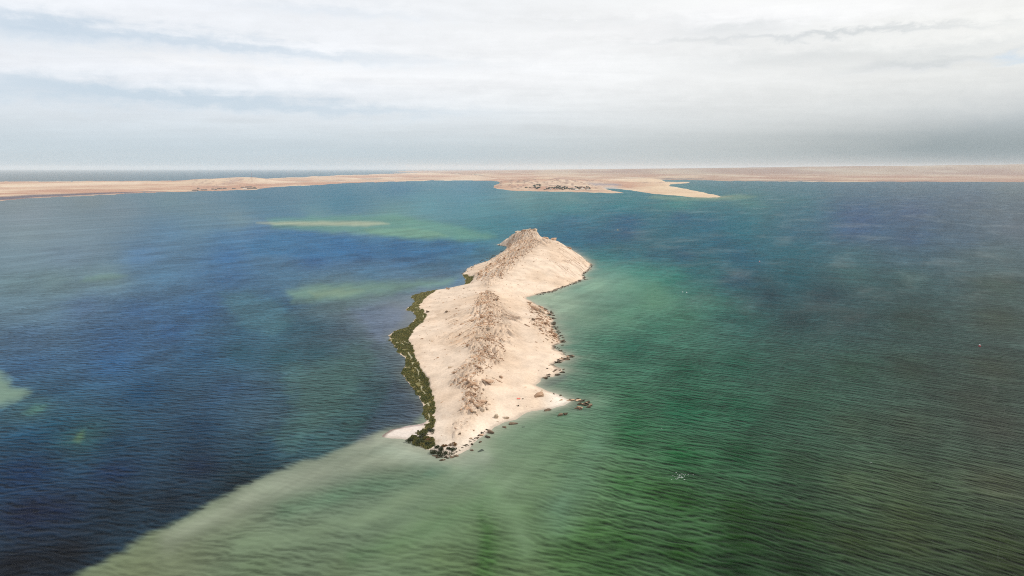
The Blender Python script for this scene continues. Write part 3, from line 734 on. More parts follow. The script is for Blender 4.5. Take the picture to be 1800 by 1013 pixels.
MAIN_POLY = [(690,302.6),(760,304.5),(830,308),(870,314),(900,317),(1000,316),(1160,316),(1220,316.8),(1280,318.3),(1440,319.8),(1800,320.3),(2300,322),(2300,297.3),(840,297.3),(740,299.5)]
def main_h(X, Y, u, v, s):
    r = np.hypot(X, Y)
    px = 900 + 1200 * np.tan(u / 1200)
    Htop = np.interp(px, [690, 840, 900, 1060, 1240, 1400, 1600, 1800, 2300], [4, 26, 42, 78, 116, 150, 168, 195, 215])
    plain = 2 + 24 * sstep(r, 6500, 12500)
    esc = sstep(r + 900 * fbm(u / 60, r / 4000, 3, 341), 12500, 16500)
    return plain + (Htop - plain) * esc + sstep(s, 0, 4) * (2.5 * fbm(X / 300, Y / 600, 4, 345) + esc * 8 * fbm(u / 40, r / 3000, 3, 347))
def main_c(X, Y, u, v, s, Z):
    px, py = px_of(u, v)
    C = far_colour(X, Y, u, v, s, Z, 331) * (1 - sstep(px, 760, 1150) * 0.20 - 0.20 * sstep(np.hypot(X, Y), 9000, 14000))[:, None]  # greyness of the haze put into the colour, darker eastward and with distance
    C = strips(C, px, py, [(1160,1240,315.0,316.0,.7,(.12,.10,.10),.9),(1325,1455,318.6,318.8,.5,(.14,.12,.12),.9),(1240,1330,317.0,318.5,.35,STRIP_BROWN,.6),(1540,1590,319.4,319.5,.4,STRIP_BROWN,.8)])
    return C
fan_land('far_mainland', 'hazy beige mainland plain rising to a distant plateau', [MAIN_POLY], main_h, main_c, R(-12), R(50), 5500, 30000, 860, 120)

PEN_POLY = [(867,329),(874,332.5),(900,335),(940,336.3),(1000,337.3),(1040,338.3),(1078,340),(1095,339.5),(1075,335.5),(1062,332),(1080,331.5),(1108,334.5),(1130,338),(1150,341),(1175,343),(1215,346.5),(1245,347.8),(1266,346),
   (1235,338),(1205,332.5),(1176,327.5),(1178,324),(1205,322.5),(1212,320.5),(1170,319.5),(1160,315),(1120,311),(940,311),(868,317),(880,320.5),(874,324)]
HILLS_P = [(960,322,60,4,24),(1055,320,30,2.5,12),(895,328,14,2.5,8),(925,325,12,2.5,10),(985,322,14,2.5,12),(1020,326,14,2,9),(910,326,30,4,10),(1000,327,40,3,12),(1140,317.5,25,2.5,16),(1080,322,60,2,6),(945,319,40,3,14)]
def pen_h(X, Y, u, v, s):
    px, py = px_of(u, v)
    return 0.8 + 0.35 * np.clip(s, 0, 4) + hills(HILLS_P, u, v, px, py) * sstep(s, 0, 3) + sstep(s, 1.5, 6) * (8.5 * fbm(X / 60, Y / 120, 5, 351) + 1.5)
def pen_c(X, Y, u, v, s, Z):
    px, py = px_of(u, v)
    C = far_colour(X, Y, u, v, s, Z, 361)
    bl = (sstep(fbm(u / 5, v / 0.9, 4, 371), .04, .34) * (1 - sstep(px, 1030, 1080)) * sstep(s, 1, 3))[:, None] * .75
    C = C * (1 - bl) + np.array([.24, .155, .12]) * bl
    sp = sstep(px, 1090, 1180)[:, None] * 0.7
    C = C * (1 - sp) + np.array([.58, .445, .30]) * sp
    C = strips(C, px, py, [(1030,1092,325.5,326.5,1.6,(.22,.19,.21),.9),(1060,1088,330.5,331.5,1.6,(.34,.33,.34),.8),(945,960,316.5,317,.5,STRIP_BROWN,.8),(958,1000,322.2,322.8,.5,(.3,.2,.17),.7),
        (1130,1140,322.8,322.6,.6,STRIP_BROWN,.9),(1150,1172,321.8,322.2,.5,(.32,.2,.16),.8),(882,905,319,318.5,.5,STRIP_BROWN,.6),(895,903,324,323,.6,STRIP_BROWN,.7),(1085,1110,331,330.5,.5,(.36,.22,.17),.8)])
    return C
_, PEN_G = fan_land('sand_peninsula', 'pale sand peninsula tapering to a spit across the lagoon', [PEN_POLY], pen_h, pen_c, R(-3), R(19), 2800, 9500, 700, 170)

def ground_at(G, px, py):
    """point of a far land sheet that is seen near the photo pixel px, py"""
    qx, qy = proj(G[0], G[1], G[2])
    ok = G[2] > 0.4
    k = np.argmin(np.where(ok, (qx - px) ** 2 + (4 * (qy - py)) ** 2, 1e12))
    return Vector((float(G[0][k]), float(G[1][k]), float(G[2][k])))

# ------------------------------------------------------------------ the island
def build_island():
    x0, x1 = OUT[:, 0].min() - 6, OUT[:, 0].max() + 6
    y0, y1 = OUT[:, 1].min() - 6, OUT[:, 1].max() + 8
    xs = np.arange(x0, x1, 0.75)
    ys = [y0]
    while ys[-1] < y1: ys.append(ys[-1] + 0.75 * (ys[-1] / 260.0) ** 0.75)
    ys = np.array(ys)
    A, B = np.meshgrid(xs, ys)
    X, Y = A.ravel(), B.ravel()
    Z, rk, d, rib, mf, px, py = height(X, Y)
    F = grid_faces(*A.shape)
    F = F[(Z[F] > -0.6).any(1)]
    # ground colours
    n = fbm(X / 30, Y / 45, 4, 401); n3 = fbm(X / 5, Y / 8, 4, 405)
    sand = np.array([.660, .525, .410]); warm = np.array([.590, .440, .320]); white = np.array([.680, .605, .520])
    w = sstep(n, -0.2, 0.5)[:, None]
    C = sand * (1 - w * .75) + warm * w * .75
    spit = (sstep(-px, -752, -735) * sstep(py, 742, 752))[:, None]
    tipw = np.maximum(sstep(py, 700, 790) * 0.6, (sstep(px, 940, 985) * sstep(py, 675, 700)))[:, None]
    C = C * (1 - tipw) + white * tipw
    C = C * (1 - spit) + np.array([.64, .56, .50]) * spit
    r_ = (rk * np.maximum(rib * (0.75 + 0.5 * n3), 0.14 + 0.16 * n3)).clip(0, 1)[:, None]
    rockc = np.array([.335, .215, .14]) + np.array([.08, .06, .045]) * n3[:, None]
    C = C * (1 - r_ * .85) + rockc * r_ * .85
    tal = np.zeros(X.shape)
    for P in ROCK_POLYS: tal = np.maximum(tal, sstep(sdf(P, px + 6 * n3, py + 4 * n), -20, 2))
    tal = (tal * (1 - rk * .5) * (0.5 + 0.7 * vnoise(X / 6, Y / 10, 417)))[:, None].clip(0, 1) * .45
    C = C * (1 - tal) + np.array([.50, .365, .26]) * tal
    # scattered gravel and dry scrub stains
    g = sstep(fbm(X / 3.0, Y / 5.0, 4, 411), 0.22, 0.55) * (0.25 + 0.5 * sstep(fbm(X / 22, Y / 30, 3, 415), -0.1, 0.4)) * sstep(d, 3, 9)
    C = C * (1 - g[:, None] * .5) + np.array([.42, .295, .20]) * g[:, None] * .5
    # reddish streaks down the far right flank
    fl = sstep(px, 955, 1000) * sstep(-py, -500, -470) * (1 - rk)
    st = sstep(fbm((X * .94 + Y * .33 + 1.5 * n3) / 2.0, Y / 34, 4, 421), 0.02, 0.30) * fl * sstep(fbm(X / 14, Y / 24, 3, 423), -.4, .2)
    C = C * (1 - st[:, None] * .75) + np.array([.40, .26, .18]) * st[:, None] * .6
    # wet rim
    wet = (sstep(-Z, -0.30, -0.02) * (1 - sstep(mf, -2, 0)))[:, None]
    C = C * (1 - wet * .55) + np.array([.34, .285, .225]) * wet * .55
    rock_rim = (sstep(px, 930, 945) * sstep(-py, -660, -640) * sstep(-Z, -0.5, -0.05) * (1 - sstep(np.abs(py - 523), 0, 14) * 0))[:, None] * sstep(fbm(X / 4, Y / 6, 3, 431), -0.3, 0.2)[:, None]
    C = C * (1 - rock_rim * .8) + np.array([.10, .075, .05]) * rock_rim * .8
    # marsh soil
    mm = sstep(mf, -0.3, 0.8)[:, None]
    cr = creek_field(X, Y)
    soil = np.where((cr < 0.6)[:, None] & (vnoise(X / 3, Y / 5, 8) > .45)[:, None], np.array([.36, .33, .22]), np.array([.17, .15, .065]))
    soil = soil + (sstep(vnoise(X / 4, Y / 6, 441), .5, .9)[:, None]) * np.array([.05, .035, .005])
    C = C * (1 - mm) + soil * mm
    # dark weed line on the spit's outer edge
    L = np.array([at(*p)[:2] for p in [(673,768),(677,763),(690,755.5),(703,752.5)]])
    wl = np.exp(-(pdist(L, X, Y) / 1.1) ** 2)[:, None]
    C = C * (1 - wl * .85) + np.array([.13, .09, .08]) * wl * .85
    L = np.array([at(*p)[:2] for p in [(703,752),(742,747.5),(748,738)]])
    wl = np.exp(-(pdist(L, X, Y) / 1.0) ** 2)[:, None]
    C = C * (1 - wl * .7) + np.array([.27, .20, .22]) * wl * .7
    V, F, C = compact(np.column_stack([X, Y, Z]), F, np.clip(C, .01, .8))
    me = np_mesh('island', V, F); add_col(me, 'tint', C)
    o = obj('island', me, M_SAND)
    tag(o, 'long narrow desert island of pale sand with a rocky spine', kind='structure')
    return xs, ys, Z.reshape(A.shape)
IX, IY, IZ = build_island()
def zat(x, y):
    x = np.atleast_1d(x).astype(float); y = np.atleast_1d(y).astype(float)
    i = np.clip(np.searchsorted(IX, x) - 1, 0, len(IX) - 2); j = np.clip(np.searchsorted(IY, y) - 1, 0, len(IY) - 2)
    fx = np.clip((x - IX[i]) / (IX[i + 1] - IX[i]), 0, 1); fy = np.clip((y - IY[j]) / (IY[j + 1] - IY[j]), 0, 1)
    return (IZ[j, i] * (1 - fx) + IZ[j, i + 1] * fx) * (1 - fy) + (IZ[j + 1, i] * (1 - fx) + IZ[j + 1, i + 1] * fx) * fy
def on_island(px, py):
    h = 1.0
    for _ in range(12):
        p = at(px, py, h); h = 0.5 * h + 0.5 * max(0.0, float(zat(p[0], p[1])[0]))
    return at(px, py, h)

# ------------------------------------------------------------------ rocks
def rock_shape(name, seed, flat=0.38, n=15):
    r = random.Random(seed); bm = bmesh.new()
    for _ in range(n):
        v = Vector((r.uniform(-1, 1), r.uniform(-.55, .55), r.uniform(-flat, flat)))
        k = max(abs(v.x), abs(v.y) / .55, abs(v.z) / flat) ** 0.8 + 1e-3
        v = v / k * r.uniform(.8, 1.0)
        bm.verts.new(v)
    res = bmesh.ops.convex_hull(bm, input=bm.verts[:])
    bmesh.ops.delete(bm, geom=list({g for g in res['geom_interior'] + res['geom_unused'] if isinstance(g, bmesh.types.BMVert)}), context='VERTS')
    me = bpy.data.meshes.new(name); bm.to_mesh(me); bm.free()
    return me
SHAPES = {}
for key, mat in (('tan', M_ROCK), ('pale', M_PALE), ('dark', M_DARK), ('brown', M_BROWN), ('sunk', M_SUNK)):
    SHAPES[key] = []
    for k in range(8):
        me = rock_shape('rock', 100 + k, 0.30 + 0.05 * (k % 4), 14 + k)
        me.materials.append(mat); SHAPES[key].append(me)
NROCK = 0
def rock(loc, size, rz, kind, label, group=None, tilt=0.2, name='rock', shape=None):
    global NROCK; NROCK += 1
    me = random.choice(SHAPES[kind]) if shape is None else SHAPES[kind][shape]
    o = obj(name, me, None, None, loc)
    o.rotation_euler = (random.uniform(-tilt, tilt), random.uniform(-tilt, tilt), rz)
    o.scale = size
    tag(o, label, 'rock', group)
    return o

# lone and nearly lone rocks, each at its own place: pixel, width and height in photo pixels, kind, label
def mpp(p): return math.hypot(p[0], p[1], p[2] - CAM_H) / 1200.0
LONE = [
 (946,694,18,8,'tan','large split tan boulder alone on the sand near the east point','boulder',0.1),
 (962,720,14,6,'brown','brown boulder sitting in clear shallows just off the east point beach','rock',0.2),
 (984,729,11,6,'brown','larger of two dark rocks awash south of the reef point','rock',0.2),
 (994,727.5,9,5,'dark','smaller of two dark rocks awash south of the reef point','rock',0.3),
 (974,692,6,3,'dark','small dark slab on the beach neck nearer the lone boulder','rock',-.5),
 (985,695,6,3,'dark','small dark slab on the beach neck nearer the dark reef','rock',.5),
 (902,744.5,17,3,'brown','long thin dark slab lying along the south beach waterline','rock',.12),
 (887,750.5,9,4,'brown','rounded brown rock just behind the long thin waterline slab','rock',-.2),
 (863,759.5,14,6,'brown','biggest oval brown rock at the south beach waterline','rock',-.2),
 (846,764.5,8,4,'tan','tan rock on wet sand beside the biggest oval waterline rock','rock',0),
 (857,767.5,11,5,'dark','dark weedy rock in the water below the oval brown rock','rock',-.35),
 (840,769,6,3,'brown','small brown rock on wet sand midway along the south beach','rock',.3),
 (827,770.5,6,3,'pale','small pale rock bedded in the white south beach','rock',0),
 (844,776.5,6,4,'dark','small dark rock standing in the shallows off the south beach','rock',.6),
 (830,781,4.5,4,'dark','round dark stone at the edge of the south shallows','rock',0),
 (844,792,15,3.5,'sunk','long sunken dark slab in green water off the south tip','rock',.35),
 (829,791.5,7,2.5,'brown','flat brown rock at the waterline inshore of the sunken slab','rock',-.1),
 (920,750,6,2.5,'sunk','faint sunken rock in green shallows off the curved beach','rock',.1),
 (872,732,8,8,'pale','upright pale sandstone block above the south beach','boulder',.2),
 (889,733.5,14,6,'pale','wide pale sandstone block above the south beach','boulder',.05),
 (808,762,4.5,3.5,'brown','single brown stone on open sand above the southern shrubs','rock',0),
 (822,718,20,8,'tan','big tilted slab with a dark shadowed face low on the southern spine','boulder',.5),
 (846,705,20,5,'tan','upper long tan slab sloping right on the southern spine','boulder',-.5),
 (840,711,22,5,'tan','lower long tan slab sloping right on the southern spine','boulder',-.45),
 (833,723,13,4,'pale','flat pale slab below the big tilted shadowed slab','boulder',-.1),
 (823,690,6,9,'tan','narrow standing rock on the lower spine above the tilted slab','rock',.2),
 (837,684,8,4,'tan','small dark edged slab on bare sand right of the standing rock','rock',-.4),
 (858,669,24,4,'tan','longest thin slab running down the right side of the lower spine','boulder',-.45),
 (880,662,10,5,'tan','isolated tan slab right of the lower spine on smooth sand','rock',-.4),
 (938,562,9,5,'brown','dark brown rock heading the rib above the east shore','rock',-.3),
 (752,548,6,4,'brown','small brown rock on smooth sand beside the upper marsh','rock',0),
 (785,548,7,3.5,'brown','brown rock alone on the western sand slope below the ridge','rock',.3),
 (911,713,3,4,'dark','tiny dark stone on the beach below the red cloth','rock',0),
 (919,701,3,2.5,'brown','tiny brown stone beside the red cloth','rock',0),
 (734,760.5,4,2,'brown','single small rock on the pinkish sand spit','rock',0),
 (820,690,5,6,'tan','lower companion of the narrow standing rock on the spine','rock',.2),
]
for i, (px, py, w, h, kind, lab, nm, slope) in enumerate(LONE):
    p = on_island(px, py + h * 0.3)
    s = mpp(p)
    L, Hh = w * s / 2, h * s / 2
    dep = math.atan2(CAM_H - p[2], math.hypot(p[0], p[1]))
    rz = math.atan2(slope / max(math.sin(dep), .15), 1.0)
    hz = max(0.25, Hh * 1.15)
    sy = L * 0.8 if nm == 'boulder' or w < 10 else L * .55
    o = rock((p[0], p[1], p[2] + hz * 0.25), (L * 1.08, sy * 1.6, hz * 2.6), rz, kind, lab, None, 0.12, nm)
    if kind == 'sunk': o.location.z = 0.02; o.scale.z = 0.25

# the crags of the summit stand up from the crest line
def crest_point(px):
    best = None
    for y in np.arange(960, 1120, 2.0):
        x = (px - 900) / 1200.0 * (y * CP + 97 * SP)
        z = float(zat(x, y)[0]); q = float(proj(x, y, z)[1])
        if best is None or q < best[0]: best = (q, x, y, z)
    return best
for (px, top, w, kind, lab, rz, shp) in [
    (941, 402.6, 8.0, 'pale', 'tall white rock stump standing at the island summit', 1.3, 3),
    (929, 401.8, 11, 'pale', 'pale jagged summit crag left of the white stump', .9, 1),
    (921, 405.0, 11, 'tan', 'tan crag on the summit shoulder left of the jagged crag', .8, 4),
    (911, 409.5, 11, 'pale', 'pale crag lowest on the left summit shoulder', .7, 2),
    (935, 406.0, 5, 'tan', 'small tan crag wedged between jagged crag and white stump', .4, 5),
    (960, 417.0, 12, 'tan', 'low tan crag on the crest right of the white stump', -.2, 6),
    (973, 418.8, 10, 'tan', 'low crag at the right end of the summit crest', -.5, 7)]:
    q, x, y, z = crest_point(px)
    s_ = mpp((x, y, z)); Hh = max(2.0, (q - top) * s_); L = w * s_ / 2
    o = rock((x, y, z), (L * 1.1, L * 1.5, Hh * 2.9 if shp == 3 else Hh * 2.6), rz, kind, lab, None, .12, 'boulder', shp)
# slabs of the spine: ribs on both flanks
cand = []
def spine_at(y):
    return float(np.interp(y, SPINE_W[::-1, 1], SPINE_W[::-1, 0]))
def try_rock(x, y, size, rz, zone):
    cand.append((x, y, min(size, 1.7), rz, zone))
ys_all = SPINE_W[:, 1]
def rib_field(n, ylo, yhi, far):
    for _ in range(n):
        y = random.uniform(ylo, yhi); x = spine_at(y) + random.gauss(0, 1.0)
        side = random.choice((-1, 1)) if not far else random.choice((-1, -1, -1, -1, 1))
        dx, dy = (side * random.uniform(.58, .72), -.76) if not far else (side * random.uniform(.08, .26), -.98)
        ln = random.choice((5, 9, 14, 22, 34, 46)) * random.uniform(.7, 1.1) * (1.5 if far else 1.0)
        if far: x += side * random.uniform(0, 34) * (1 if side < 0 else .1)
        k, big = 0.0, random.choice((.34, .45, .6, .9)) * (1.35 if far else 1.0)
        while k < ln:
            sz = big * random.lognormvariate(-.1, .35) * (1.1 - .55 * k / ln)
            try_rock(x + dx * k + random.gauss(0, .28), y + dy * k + random.gauss(0, .5), sz, math.atan2(dy, dx) + random.gauss(0, .16), 'far' if far else 'mid')
            k += sz * random.uniform(1.6, 3.4)
            if random.random() < .10: k += random.uniform(2, 7)
rib_field(215, 316, 622, False)
rib_field(260, 700, 1085, True)
# a ragged band above the east shore, and thin scatter over the sand
E_PX = [(935,540),(945,545),(958,548),(965,560),(950,562),(944,570),(955,572),(962,580),(972,590),(983,600)]
for _ in range(420):
    q = random.choice(E_PX); p = on_island(q[0] + random.gauss(0, 7), q[1] + random.gauss(0, 5))
    try_rock(p[0], p[1], random.lognormvariate(-.6, .5), math.atan2(-.86, .5) + random.gauss(0, .3), 'east')
for _ in range(7000):
    x = random.uniform(OUT[:, 0].min(), OUT[:, 0].max()); y = 270 + (random.random() ** 1.3) * 830
    try_rock(x, y, random.lognormvariate(-1.5, .45) * (y / 420.0) ** .6, random.uniform(0, 6.28), 'sand')
cx = np.array([c[0] for c in cand]); cy = np.array([c[1] for c in cand])
cz, crk, cd, crib, cmf, cpx, cpy = height(cx, cy)
cz = zat(cx, cy)
cgap = fbm((cx * .87 + np.sign(cx - np.interp(cy, SPINE_W[::-1, 1], SPINE_W[::-1, 0])) * cy * .5) / 7.0, cy / 40.0, 3, 501)
keep = []
for i, c in enumerate(cand):
    if cd[i] < 2.5 or cmf[i] > -1.5: continue
    if c[4] in ('mid', 'far') and random.random() > crk[i] ** .8: continue
    if c[4] == 'sand' and (random.random() > 0.35 + 0.4 * crk[i]): continue
    if c[4] == 'sand' and cpx[i] > 870 and cpx[i] < 935 and cpy[i] > 535 and random.random() < .7: continue
    keep.append(i)
by_size = sorted(keep, key=lambda i: -cand[i][2] * (1.0 if cand[i][4] != 'sand' else .4) / math.hypot(cx[i], cy[i]))
ZL = {'mid': ('tan rock slab in the jagged ribs of the middle ridge', 'slabs along the middle ridge'),
      'far': ('tan rock slab on the steep western flank of the far hill', 'slabs on the far hill'),
      'east': ('tan rock slab in the ragged band above the east shore', 'slabs above the east shore'),
      'sand': ('small tan stone scattered over the open island sand', 'stones scattered over the sand')}
quota = {'mid': 75, 'far': 50, 'east': 20, 'sand': 6}
single, rest = [], []
for i in by_size:
    z = cand[i][4]
    if quota[z] > 0: quota[z] -= 1; single.append(i)
    else: rest.append(i)
for i in single:
    s = cand[i][2]; z = cand[i][4]
    lab, grp = ZL[z]
    kind = random.choice(('tan', 'tan', 'tan', 'pale'))
    tone = 'pale' if kind == 'pale' else 'tan'
    side = 'left' if cx[i] < spine_at(cy[i]) else 'right'
    if z == 'mid':
        part_ = 'upper stretch below the saddle' if cy[i] > 500 else ('middle stretch' if cy[i] > 385 else 'low southern stretch')
        lab = '%s slab on the %s flank of the ridge, %s' % (tone, side, part_)
        grp = '%s slabs, %s flank, %s of the ridge' % (tone, side, part_)
    elif z == 'far':
        part_ = 'near the summit' if cy[i] > 930 else ('at mid height' if cy[i] > 800 else 'near its foot')
        lab = '%s slab on the %s flank of the far hill %s' % (tone, side, part_)
        grp = '%s slabs, %s flank of the far hill, %s' % (tone, side, part_)
    elif z == 'east':
        part_ = 'northern' if cy[i] > 500 else 'southern'
        lab = '%s slab in the %s half of the ragged band above the east shore' % (tone, part_)
        grp = '%s slabs, %s half of the band above the east shore' % (tone, part_)
    rock((cx[i], cy[i], cz[i] + .12 * s), (s * random.uniform(1.8, 3.6), s * random.uniform(.8, 1.3), s * random.uniform(1.6, 2.8)), cand[i][3], kind, lab, grp, 0.35)

def merged_rocks(name, label, items, kind, parent=None):
    """very many small rocks as one mass: items = (x, y, z, sx, sy, sz, rz)"""
    Vs, Fs, n = [], [], 0
    base = []
    for me in SHAPES[kind]:
        me.calc_loop_triangles()
        v = np.array([q.co[:] for q in me.vertices]); f = np.array([t.vertices[:] for t in me.loop_triangles])
        base.append((v, f))
    for (x, y, z, sx, sy, sz, rz) in items:
        v, f = random.choice(base)
        M = Matrix.Translation((x, y, z)) @ Euler((random.uniform(-.35, .35), random.uniform(-.35, .35), rz)).to_matrix().to_4x4() @ Matrix.Diagonal((sx, sy, sz, 1))
        M = np.array(M)
        Vs.append(v @ M[:3, :3].T + M[:3, 3]); Fs.append(f + n); n += len(v)
    me = np_mesh(name, np.concatenate(Vs), np.concatenate(Fs), False)
    mat = {'tan': M_ROCK, 'pale': M_PALE, 'dark': M_DARK, 'brown': M_BROWN, 'sunk': M_SUNK}[kind]
    o = obj(name, me, mat)
    return tag(o, label, kind='stuff')
items_t, items_p = [], []
for i in rest:
    s = cand[i][2]
    it = (cx[i], cy[i], cz[i] + .08 * s, s * random.uniform(1.4, 3.0), s * random.uniform(.7, 1.1), s * random.uniform(1.3, 2.5), cand[i][3])
    (items_p if random.random() < .2 else items_t).append(it)
merged_rocks('rock_rubble', 'tan rubble scattered down the ridges and over the sand', items_t, 'tan')
merged_rocks('pale_rubble', 'pale stone rubble strewn along the rocky ribs', items_p, 'pale')

# shore rocks: three reefs on the east side and the ledge at the south tip, each stone on its own
def reef(n, pts, sx, sy, smin, smax, label, group, kinds=('dark', 'brown', 'dark'), spread=None):
    for k in range(n):
        q = pts[k % len(pts)]
        px, py = q[0] + random.gauss(0, sx), q[1] + random.gauss(0, sy)
        p = at(px, py, 0.0); z = max(0.0, float(zat(p[0], p[1])[0]))
        s = random.uniform(smin, smax)
        kind = random.choice(kinds); tone = {'dark': 'blackish', 'brown': 'brown', 'tan': 'tan'}[kind]
        rock((p[0], p[1], z + .12 * s), (s * random.uniform(1.0, 1.9), s * random.uniform(.8, 1.3), s * random.uniform(.7, 1.4)), random.uniform(-.6, .6), kind, label.replace('dark', tone, 1), tone + ' ' + group, .4)
reef(26, [(1008,704),(1016,706),(1022,708),(1030,710),(1036,713),(1030,717),(1022,715),(1014,718),(1018,721),(1026,713)], 3.0, 1.6, .7, 1.5, 'dark weedy rock in the reef off the eastern sand point', 'rocks of the eastern point reef', ('dark','brown','dark','tan'))
reef(18, [(985,634),(990,632),(996,630),(1002,628),(1006,627),(982,637)], 2.6, 1.3, .7, 1.4, 'dark rock in the upper of two small east shore reefs', 'rocks of the upper east shore reef', ('dark','brown','tan'))
reef(18, [(958,664),(966,663),(974,660),(982,658),(988,655),(978,652),(992,650),(970,655)], 3.0, 1.6, .6, 1.2, 'dark rock in the lower reef round the dark east cove', 'rocks of the lower east cove reef')
reef(16, [(768,803),(776,804),(784,806),(790,805),(797,803),(802,802),(780,808)], 2.5, 1.2, .5, 1.0, 'dark rock in the ledge below the southern shrubs', 'rocks of the southern ledge', ('dark','brown','brown'))
reef(22, [(968,548),(972,553),(974,560),(970,568),(974,575),(980,586),(986,595),(991,600),(986,604)], 1.8, 1.8, .7, 1.4, 'dark wet rock at the waterline of the steep east bank', 'wet rocks along the east bank', ('dark','brown','dark'))
edge = []
for (a, b, n) in (((1041,465),(1038,473),14),((1038,473),(1024,484),24),((1024,484),(1029,490),12),((1029,490),(1002,501),40),((1002,501),(971,513),40),((971,513),(947,518),26),
                  ((813,482),(840,464),12),((840,464),(890,440),30),((873,431),(891,433),10),((958,541),(991,602),70),((974,609),(985,617),14),((985,617),(1003,628),16),((858,755),(800,798),26)):
    for _ in range(n):
        t = random.random(); p = at(a[0] + (b[0] - a[0]) * t + random.gauss(0, 1.2), a[1] + (b[1] - a[1]) * t + random.gauss(0, .8), 0)
        s = random.uniform(.35, .9) * (math.hypot(p[0], p[1]) / 420) ** .6
        edge.append((p[0], p[1], max(0.0, float(zat(p[0], p[1])[0])) + .05, s * random.uniform(1, 1.8), s, s * random.uniform(.7, 1.1), random.uniform(-.7, .7)))
merged_rocks('shore_rubble', 'dark wet stones lining the island waterline', edge, 'dark')

# ------------------------------------------------------------------ marsh grass
def grass_mat():
    m, N = material('cordgrass')
    geo = N.n('ShaderNodeNewGeometry')
    n1 = N.noise(geo.outputs['Position'], 0.16, 4.0, 0.6); n2 = N.noise(geo.outputs['Position'], 1.3, 4.0, 0.6)
    _, py, _ = N.sep(geo.outputs['Position'])
    far = N.rng(py, 450.0, 620.0)
    g = N.mix(N.rng(n1, 0.35, 0.65), (0.23, 0.235, 0.08, 1), (0.40, 0.33, 0.12, 1))
    g = N.mix(N.m('MULTIPLY', far, 0.75), g, (0.50, 0.44, 0.18, 1))
    g = N.mix(N.rng(n2, 0.42, 0.62), g, (0.11, 0.13, 0.05, 1))
    finish(N, g, 0.8, None, 0.15)
    return m
M_GRASS = grass_mat()
def build_grass():
    Vs, n = [], 0
    for P, cnt, hgt in ((MARSH[0], 52000, .65), (MARSH[1], 5000, .6), (MARSH[2], 7000, .8)):
        lo, hi = P.min(0) - 1, P.max(0) + 1
        x = rng.uniform(lo[0], hi[0], cnt * 4); y = rng.uniform(lo[1], hi[1], cnt * 4)
        mf = marsh_field(x, y); cr = creek_field(x, y)
        ok = (mf > 0.05) & ((cr > 0.65) | (vnoise(x / 3, y / 5, 8) < .45)) & (vnoise(x / 1.7, y / 2.3, 33) > .27)
        x, y = x[ok][:cnt], y[ok][:cnt]
        z = zat(x, y)
        h = hgt * (0.6 + 0.8 * vnoise(x / 2.5, y / 3.5, 37)); a = rng.uniform(0, 6.28, len(x)); w = .28 + .2 * rng.random(len(x))
        lx, ly = rng.normal(0, .18, len(x)), rng.normal(0, .18, len(x))
        for k in range(2):
            c, s = np.cos(a + k * 1.6) * w, np.sin(a + k * 1.6) * w
            b0 = np.column_stack([x - c, y - s, z - .05]); b1 = np.column_stack([x + c, y + s, z - .05]); t0 = np.column_stack([x + lx, y + ly, z + h])
            Vs.append(np.stack([b0, b1, t0], 1).reshape(-1, 3))
    V = np.concatenate(Vs); F = np.arange(len(V)).reshape(-1, 3)
    o = obj('marsh_grass', np_mesh('marsh_grass', V, F, False), M_GRASS)
    tag(o, 'olive green cordgrass marsh fringing the western shore of the island', kind='stuff')
build_grass()

# ------------------------------------------------------------------ shrubs of the south tip
M_SHRUB = None
def leaf_mat(name, lo, hi):
    m, N = material(name)
    geo = N.n('ShaderNodeNewGeometry')
    n = N.noise(geo.outputs['Position'], 1.2, 5.0, 0.65)
    finish(N, N.mix(N.rng(n, .3, .7), lo + (1,), hi + (1,)), 0.75, None, 0.2)
    return m
M_SHRUB = leaf_mat('shrub_leaves', (0.022, 0.030, 0.012), (0.06, 0.068, 0.026))
M_RUST = leaf_mat('rusty_leaves', (0.16, 0.085, 0.035), (0.28, 0.16, 0.07))
M_TREE = leaf_mat('tree_leaves', (0.030, 0.045, 0.024), (0.07, 0.085, 0.045))
M_WOOD = simple_mat('wood', (0.14, 0.10, 0.07))
def leaf_cloud(name, seed, rx, ry, rz, n, leaf, lumps=7):
    r = np.random.default_rng(seed)
    cs = r.normal(0, .42, (lumps, 3)); cs[:, 2] = np.abs(cs[:, 2]) * .6
    rs = r.uniform(.32, .6, lumps)
    V = []
    for k in range(n):
        j = r.integers(lumps); d = r.normal(0, 1, 3); d /= np.linalg.norm(d)
        p = cs[j] + d * rs[j] * r.uniform(.55, 1.0)
        p = p * (rx, ry, rz); p[2] = max(p[2] + rz * .3, .05)
        a = r.normal(0, 1, 3); a /= np.linalg.norm(a); b = np.cross(a, r.normal(0, 1, 3)); b /= np.linalg.norm(b) + 1e-9
        s = leaf * r.uniform(.6, 1.3)
        V += [p - a * s, p + b * s * .7, p + a * s, p - b * s * .7]
    V = np.array(V)
    return np_mesh(name, V, np.arange(len(V)).reshape(-1, 4), False)
def stems_mesh(name, seed, h, rad, n, spread):
    r = random.Random(seed); bm = bmesh.new()
    for k in range(n):
        a = r.uniform(0, 6.28); q = Vector((math.cos(a) * spread * r.random(), math.sin(a) * spread * r.random(), h))
        rings = []
        for t in (0, .5, 1):
            c = Vector((q.x * t * t, q.y * t * t, -.15 + (h + .15) * t)); rr = rad * (1 - .6 * t)
            rings.append([bm.verts.new(c + Vector((math.cos(i * 1.2566) * rr, math.sin(i * 1.2566) * rr, 0))) for i in range(5)])
        for A_, B_ in zip(rings, rings[1:]):
            for i in range(5): bm.faces.new((A_[i], A_[(i + 1) % 5], B_[(i + 1) % 5], B_[i]))
    me = bpy.data.meshes.new(name); bm.to_mesh(me); bm.free()
    return me
